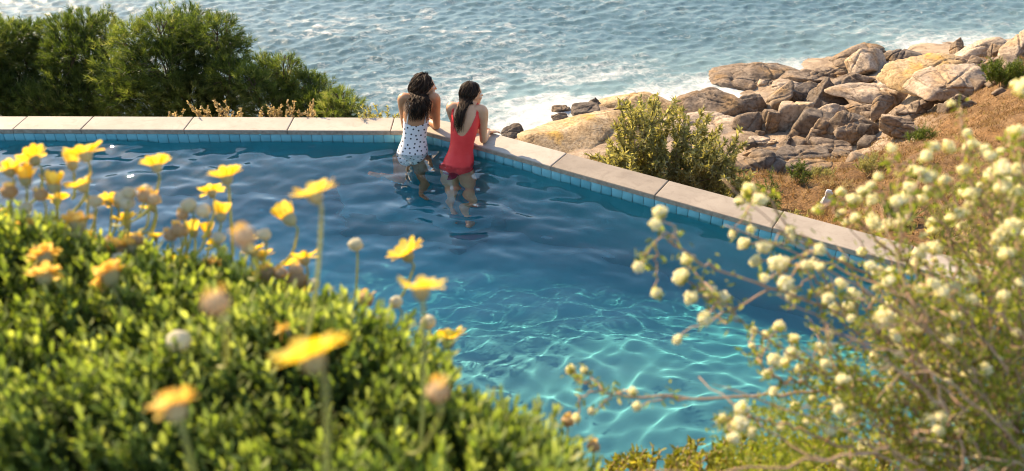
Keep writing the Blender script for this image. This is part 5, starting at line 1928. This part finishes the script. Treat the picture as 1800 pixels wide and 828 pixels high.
def blossom(seed, n=64):
    """pompon of small florets over a green calyx"""
    g = np.random.default_rng(seed)
    mb = MB()
    R0 = 0.0115
    # lobed heads: three to five small balls make one pompon
    nb = int(g.integers(3, 6))
    cs = [np.array((math.cos(a) * 0.0055, math.sin(a) * 0.0055, g.uniform(0.001, 0.004))) for a in np.linspace(0, 6.28, nb, endpoint=False) + g.uniform(0, 1)] + [np.array((0, 0, 0.006))]
    for c in cs:
        r = g.uniform(0.0055, 0.0075)
        V, F = ico(2)
        mb.add(V * r * 0.82 + c, F, 0.45)
        for k in range(int(n / len(cs) * 1.3)):
            u_ = unit(g.normal(size=3) + (0, 0, 0.35))
            b_ = c + u_ * r * 0.78
            M = basis(unit(u_ + g.normal(0, 0.25, 3)), g.uniform(0, 6))
            t = float(np.clip(0.62 + 0.40 * u_[2] + g.normal(0, 0.15), 0, 1))
            s = g.uniform(0.0018, 0.0030)
            pv = [b_]
            for q in range(5):
                a = q * 6.283 / 5
                pv.append(b_ + (M[0] * math.cos(a) + M[1] * math.sin(a)) * s * 0.8 + M[2] * s)
            pv.append(b_ + M[2] * s * 0.7)
            mb.add(pv, np.array([(0, 1 + q, 1 + (q + 1) % 5) for q in range(5)] + [(6, 1 + q, 1 + (q + 1) % 5) for q in range(5)]), t)
    for k in range(9):                                   # green bracts beneath
        a = k * 2.4
        dr = np.array((math.cos(a) * 0.8, math.sin(a) * 0.8, -0.15 + 0.3 * g.random()))
        sd = np.array((-math.sin(a), math.cos(a), 0))
        b_ = np.array((0, 0, -0.004))
        mb.add([b_, b_ + dr * 0.006 + sd * 0.002, b_ + dr * 0.012, b_ + dr * 0.006 - sd * 0.002], np.array([(0, 1, 2, 3)]), 0.0)
    return mb.mesh('flower_cluster', m_blos, False)


BLO = [blossom(s) for s in range(5)]
s0 = np.array((1.15, 1.30, float(TERR(1.15, 1.30))))
shrub = thing('blossom_shrub', s0, 'twiggy shrub with cream pompon blossoms in the right foreground', 'shrub')
gr_ = np.random.default_rng(13)
base = P(1800, 905, 1.55)
LEAFP, LEAFD = [], []


def add_cluster(p, dr, size):
    o_ = link('flower_cluster', BLO[gr_.integers(0, 5)], shrub)
    M = basis(dr, gr_.uniform(0, 6.28))
    mt = Matrix(M.T.tolist()).to_4x4()
    mt.translation = Vector(p - s0)
    o_.matrix_local = mt @ Matrix.Scale(float(size), 4)


def branch(path, r0, r1, n=22, leaves=18, name='branch', spread=0.012):
    q = spline(path, n)
    q[2:-1] += gr_.normal(0, 0.0025, q[2:-1].shape)
    V, F = tube(q - s0, np.linspace(r0, r1, n), 6)
    link(name, mesh(name, V, F, m_branch, True), shrub)
    k = gr_.integers(n // 4, n, leaves)
    LEAFP.append(q[k] + gr_.normal(0, spread * 0.4, (leaves, 3)))
    LEAFD.append((q[np.minimum(k + 1, n - 1)] - q[k - 1]) / (np.linalg.norm(q[np.minimum(k + 1, n - 1)] - q[k - 1], axis=1)[:, None] + 1e-9) * 0.6 + gr_.normal(0, 0.6, (leaves, 3)))
    return q


# the branches one can follow: pixel paths with distance, blossoms at the listed pixels (x, y, width)
MAIN = [
    ([(1740, 830, 1.45), (1600, 640, 1.40), (1450, 540, 1.34), (1300, 490, 1.28), (1215, 450, 1.25), (1165, 420, 1.24), (1125, 470, 1.24)], [(1123, 470, 28), (1152, 513, 26), (1160, 375, 36), (1152, 395, 32), (1192, 598, 26)]),
    ([(1700, 800, 1.40), (1560, 690, 1.36), (1420, 640, 1.32), (1300, 560, 1.28), (1230, 500, 1.25)], [(1200, 490, 44), (1210, 458, 34), (1217, 524, 36), (1250, 515, 32), (1272, 525, 36), (1240, 560, 36)]),
    ([(1700, 780, 1.5), (1560, 690, 1.46), (1400, 690, 1.42), (1250, 700, 1.38), (1090, 695, 1.34), (1060, 685, 1.33), (1008, 655, 1.32)], [(1004, 652, 26), (1028, 652, 20), (1112, 690, 24), (1120, 715, 24), (1016, 735, 26), (1040, 723, 18)]),
    ([(1760, 800, 1.5), (1620, 560, 1.48), (1480, 460, 1.45), (1390, 400, 1.43), (1345, 345, 1.42), (1320, 340, 1.42)], [(1318, 340, 46), (1336, 352, 34), (1302, 356, 28), (1290, 412, 22), (1320, 402, 22), (1310, 430, 34), (1345, 435, 36), (1330, 460, 30), (1390, 420, 22), (1388, 405, 20)]),
    ([(1800, 780, 1.5), (1700, 560, 1.5), (1600, 470, 1.5), (1520, 400, 1.5), (1480, 350, 1.5), (1440, 370, 1.5)], [(1437, 370, 24), (1478, 340, 26), (1500, 352, 30), (1520, 340, 28), (1480, 378, 26), (1536, 395, 34), (1560, 400, 36), (1590, 385, 36)]),
    ([(1800, 700, 1.45), (1740, 520, 1.45), (1660, 400, 1.45), (1600, 340, 1.45), (1570, 270, 1.45)], [(1568, 262, 24), (1535, 352, 30), (1590, 350, 34), (1600, 330, 30), (1640, 260, 30), (1664, 260, 34), (1692, 300, 30), (1605, 300, 28)]),
    ([(1810, 640, 1.4), (1780, 480, 1.4), (1740, 380, 1.4), (1700, 300, 1.4), (1690, 185, 1.4)], [(1672, 184, 20), (1700, 235, 22), (1730, 265, 30), (1755, 300, 34), (1740, 320, 44), (1770, 330, 46), (1790, 300, 34), (1710, 345, 38)]),
    ([(1850, 600, 1.3), (1820, 420, 1.3), (1800, 300, 1.3), (1790, 240, 1.3)], [(1786, 235, 40), (1800, 160, 60), (1765, 300, 38), (1795, 345, 50), (1780, 400, 46), (1760, 420, 40)]),
    ([(1790, 760, 1.42), (1640, 640, 1.4), (1500, 560, 1.38), (1420, 480, 1.36), (1370, 460, 1.35)], [(1370, 465, 46), (1345, 490, 24), (1380, 500, 40), (1390, 520, 24), (1440, 440, 30), (1480, 500, 30), (1500, 520, 34), (1470, 545, 30), (1455, 525, 28)]),
    ([(1780, 780, 1.35), (1660, 600, 1.33), (1600, 520, 1.32), (1560, 480, 1.31)], [(1562, 490, 46), (1555, 560, 50), (1540, 585, 26), (1575, 595, 22), (1600, 550, 26), (1530, 470, 28), (1655, 515, 40), (1680, 522, 34), (1640, 500, 30), (1640, 440, 40), (1615, 450, 34)]),
    ([(1700, 820, 1.4), (1540, 720, 1.38), (1430, 680, 1.36), (1360, 660, 1.35), (1330, 620, 1.35)], [(1325, 583, 20), (1345, 590, 22), (1370, 575, 30), (1360, 635, 34), (1350, 660, 28), (1380, 640, 28), (1360, 690, 24), (1410, 650, 26), (1440, 610, 24), (1460, 610, 26), (1322, 610, 18)]),
    ([(1660, 850, 1.3), (1480, 780, 1.28), (1360, 740, 1.27), (1300, 735, 1.26), (1270, 745, 1.26)], [(1305, 720, 36), (1300, 745, 40), (1270, 740, 30), (1290, 770, 30), (1320, 760, 26), (1460, 760, 30)]),
]
for path, heads in MAIN:
    q = branch([P(*c) for c in path], 0.0030, 0.0010, 40, 70, spread=0.02)
    ends = [(q[-1])]
    for (hx, hy, hw) in heads:
        d = path[-1][2] + gr_.uniform(-0.08, 0.08)
        tp = P(hx, hy, d)
        # twig from the nearest stretch of the branch
        k = int(np.argmin(np.linalg.norm(q - tp, axis=1)))
        k = max(2, k - int(gr_.integers(2, 6)))
        sidev = unit(tp - q[k])
        branch([q[k], (q[k] + tp) / 2 + gr_.normal(0, 0.008, 3), tp], 0.0016, 0.0010, 10, 10, 'twig')
        add_cluster(tp, unit(sidev + np.array((0, 0, 0.8)) + gr_.normal(0, 0.3, 3)), 0.80 * hw * d / FPX / 0.0245)

# many more branches fan out from the same foot towards the right of the picture
for k in range(95):
    ex = 1340 + 480 * gr_.random() ** 0.75
    lo = np.interp(ex, [1300, 1450, 1600, 1820], [600, 430, 330, 240])
    ey = gr_.uniform(lo, 800)
    d = gr_.uniform(1.2, 1.75)
    tp = P(ex, ey, d)
    b_ = base + gr_.normal(0, 0.10, 3) + np.array((0.0, 0.1 * (d - 1.4), 0))
    m1 = b_ + (tp - b_) * 0.45 + np.array((0, 0, 0.05)) + gr_.normal(0, 0.04, 3)
    q = branch([b_, m1, tp], 0.0026, 0.0008, 24, 60, spread=0.02)
    for t in range(4):
        s_ = q[gr_.integers(9, 22)]
        e_ = s_ + unit(unit(tp - b_) + gr_.normal(0, 0.7, 3)) * gr_.uniform(0.04, 0.13)
        branch([s_, (s_ + e_) / 2 + gr_.normal(0, 0.008, 3), e_], 0.0014, 0.0008, 8, 16, 'twig')
        if gr_.random() < 0.38:
            add_cluster(e_, unit(e_ - s_ + np.array((0, 0, 0.04))), gr_.uniform(0.5, 1.0))
    if gr_.random() < 0.6:
        add_cluster(tp, unit(tp - m1 + np.array((0, 0, 0.1))), gr_.uniform(0.6, 1.1))
# blossoms crowd the upper right
for k in range(44):
    ex = 1400 + 420 * gr_.random() ** 0.8
    lo = np.interp(ex, [1380, 1500, 1600, 1820], [430, 340, 270, 200])
    ey = lo + (560 - lo) * gr_.random() ** 1.2
    d = gr_.uniform(1.25, 1.7)
    tp = P(ex, ey, d)
    b_ = P(ex + gr_.uniform(30, 110), ey + gr_.uniform(50, 130), d + gr_.uniform(-0.05, 0.05))
    q = branch([b_, (b_ + tp) / 2 + gr_.normal(0, 0.01, 3), tp], 0.0013, 0.0008, 10, 14, 'twig')
    add_cluster(tp, unit(tp - b_ + np.array((0, 0, 0.05))), gr_.uniform(0.6, 1.2))
# bare straw-coloured twigs crossing in front
for k in range(16):
    a = P(gr_.uniform(1450, 1820), gr_.uniform(560, 840), gr_.uniform(1.15, 1.3))
    b_ = a + np.array((gr_.uniform(-0.35, -0.05), gr_.uniform(-0.1, 0.2), gr_.uniform(-0.05, 0.22)))
    branch([a, (a + b_) / 2 + gr_.normal(0, 0.02, 3), b_], 0.0021, 0.0009, 14, 2, 'dead_twig')
# fine green foliage, densest low on the right
n = 4600
ex = 1800 - 520 * gr_.random(n) ** 1.6 + gr_.uniform(-40, 60, n)
ey = gr_.uniform(0, 1, n) ** 0.8 * (900 - np.interp(ex, [1250, 1500, 1650, 1850], [760, 620, 480, 400])) + np.interp(ex, [1250, 1500, 1650, 1850], [760, 620, 480, 400])
dd_ = gr_.uniform(1.25, 1.95, n)
cl = fbm(ex * 0.02, ey * 0.02, dd_ * 5, o=3, seed=71)
kp = cl > -0.06
fp = np.array([P(a, b_, c) for a, b_, c in zip(ex[kp], ey[kp], dd_[kp])])
rep = 4
fp = np.repeat(fp, rep, 0) + gr_.normal(0, 0.010, (len(fp) * rep, 3))
LEAFP.append(fp)
LEAFD.append(gr_.normal(0, 0.8, fp.shape) + np.array((-0.4, 0, 0.7)))
LP, LD = np.concatenate(LEAFP), np.concatenate(LEAFD)
lv = leaf_shape(0.0125, 0.0042, 0.2, 2)
V, F = scatter(lv[0], lv[1], bases(LD, gr_.uniform(0, 6.28, len(LP))), gr_.uniform(0.6, 1.3, len(LP)), LP)
mb = MB()
mb.add(V, F, np.repeat(np.clip(gr_.normal(0.5, 0.25, len(LP)), 0, 1), len(lv[0])))
o_ = mb.obj('foliage', m_sleaf, shrub, False, s0)
o_['kind'] = 'stuff'

# ------------------------------------------------------------------ low succulent shrub along the bottom edge
gl = np.random.default_rng(31)
l0 = P(1280, 900, 2.05)
lowb = thing('low_shrub', (l0[0], l0[1], l0[2] - 0.25), 'low yellow green small leaved shrub along the bottom edge', 'shrub')
lb = np.array(lowb.location)
pts, dirs = [], []
sm = MB()
for k in range(420):
    ex = gl.uniform(1010, 1700)
    crest_ = np.interp(ex, [1000, 1060, 1150, 1250, 1400, 1500, 1600, 1700], [835, 805, 775, 762, 760, 770, 770, 760])
    ey = crest_ + gl.random() ** 1.2 * 150
    d = 2.15 - 0.0042 * (ey - crest_) + gl.uniform(-0.05, 0.10)
    tp = P(ex, ey + 6, d)
    bs_ = tp + np.array((gl.normal(0, 0.03), gl.normal(0, 0.03), -0.16))
    q = spline([bs_, (bs_ + tp) / 2 + gl.normal(0, 0.01, 3), tp], 8)
    sm.add(*tube(q - lb, np.linspace(0.003, 0.0015, 8), 4))
    for j in range(26):
        t = gl.uniform(2.5, 6.99)
        i = int(t)
        pts.append(q[i] * (1 - t + i) + q[i + 1] * (t - i))
        a = gl.uniform(0, 6.28)
        dirs.append((math.cos(a) * 0.8, math.sin(a) * 0.8, gl.uniform(0.3, 1.1)))
sm.obj('stems', m_branch, lowb, True)
pts, dirs = np.array(pts), np.array(dirs)
lv = leaf_shape(0.021, 0.0095, 0.25, 2)
V, F = scatter(lv[0], lv[1], bases(dirs, gl.uniform(0, 6.28, len(pts))), gl.uniform(0.6, 1.25, len(pts)), pts)
mb = MB()
mb.add(V - lb, F, np.repeat(np.clip(gl.normal(0.5, 0.25, len(pts)), 0, 1), len(lv[0])))
o_ = mb.obj('foliage', m_low, lowb)
o_['kind'] = 'stuff'
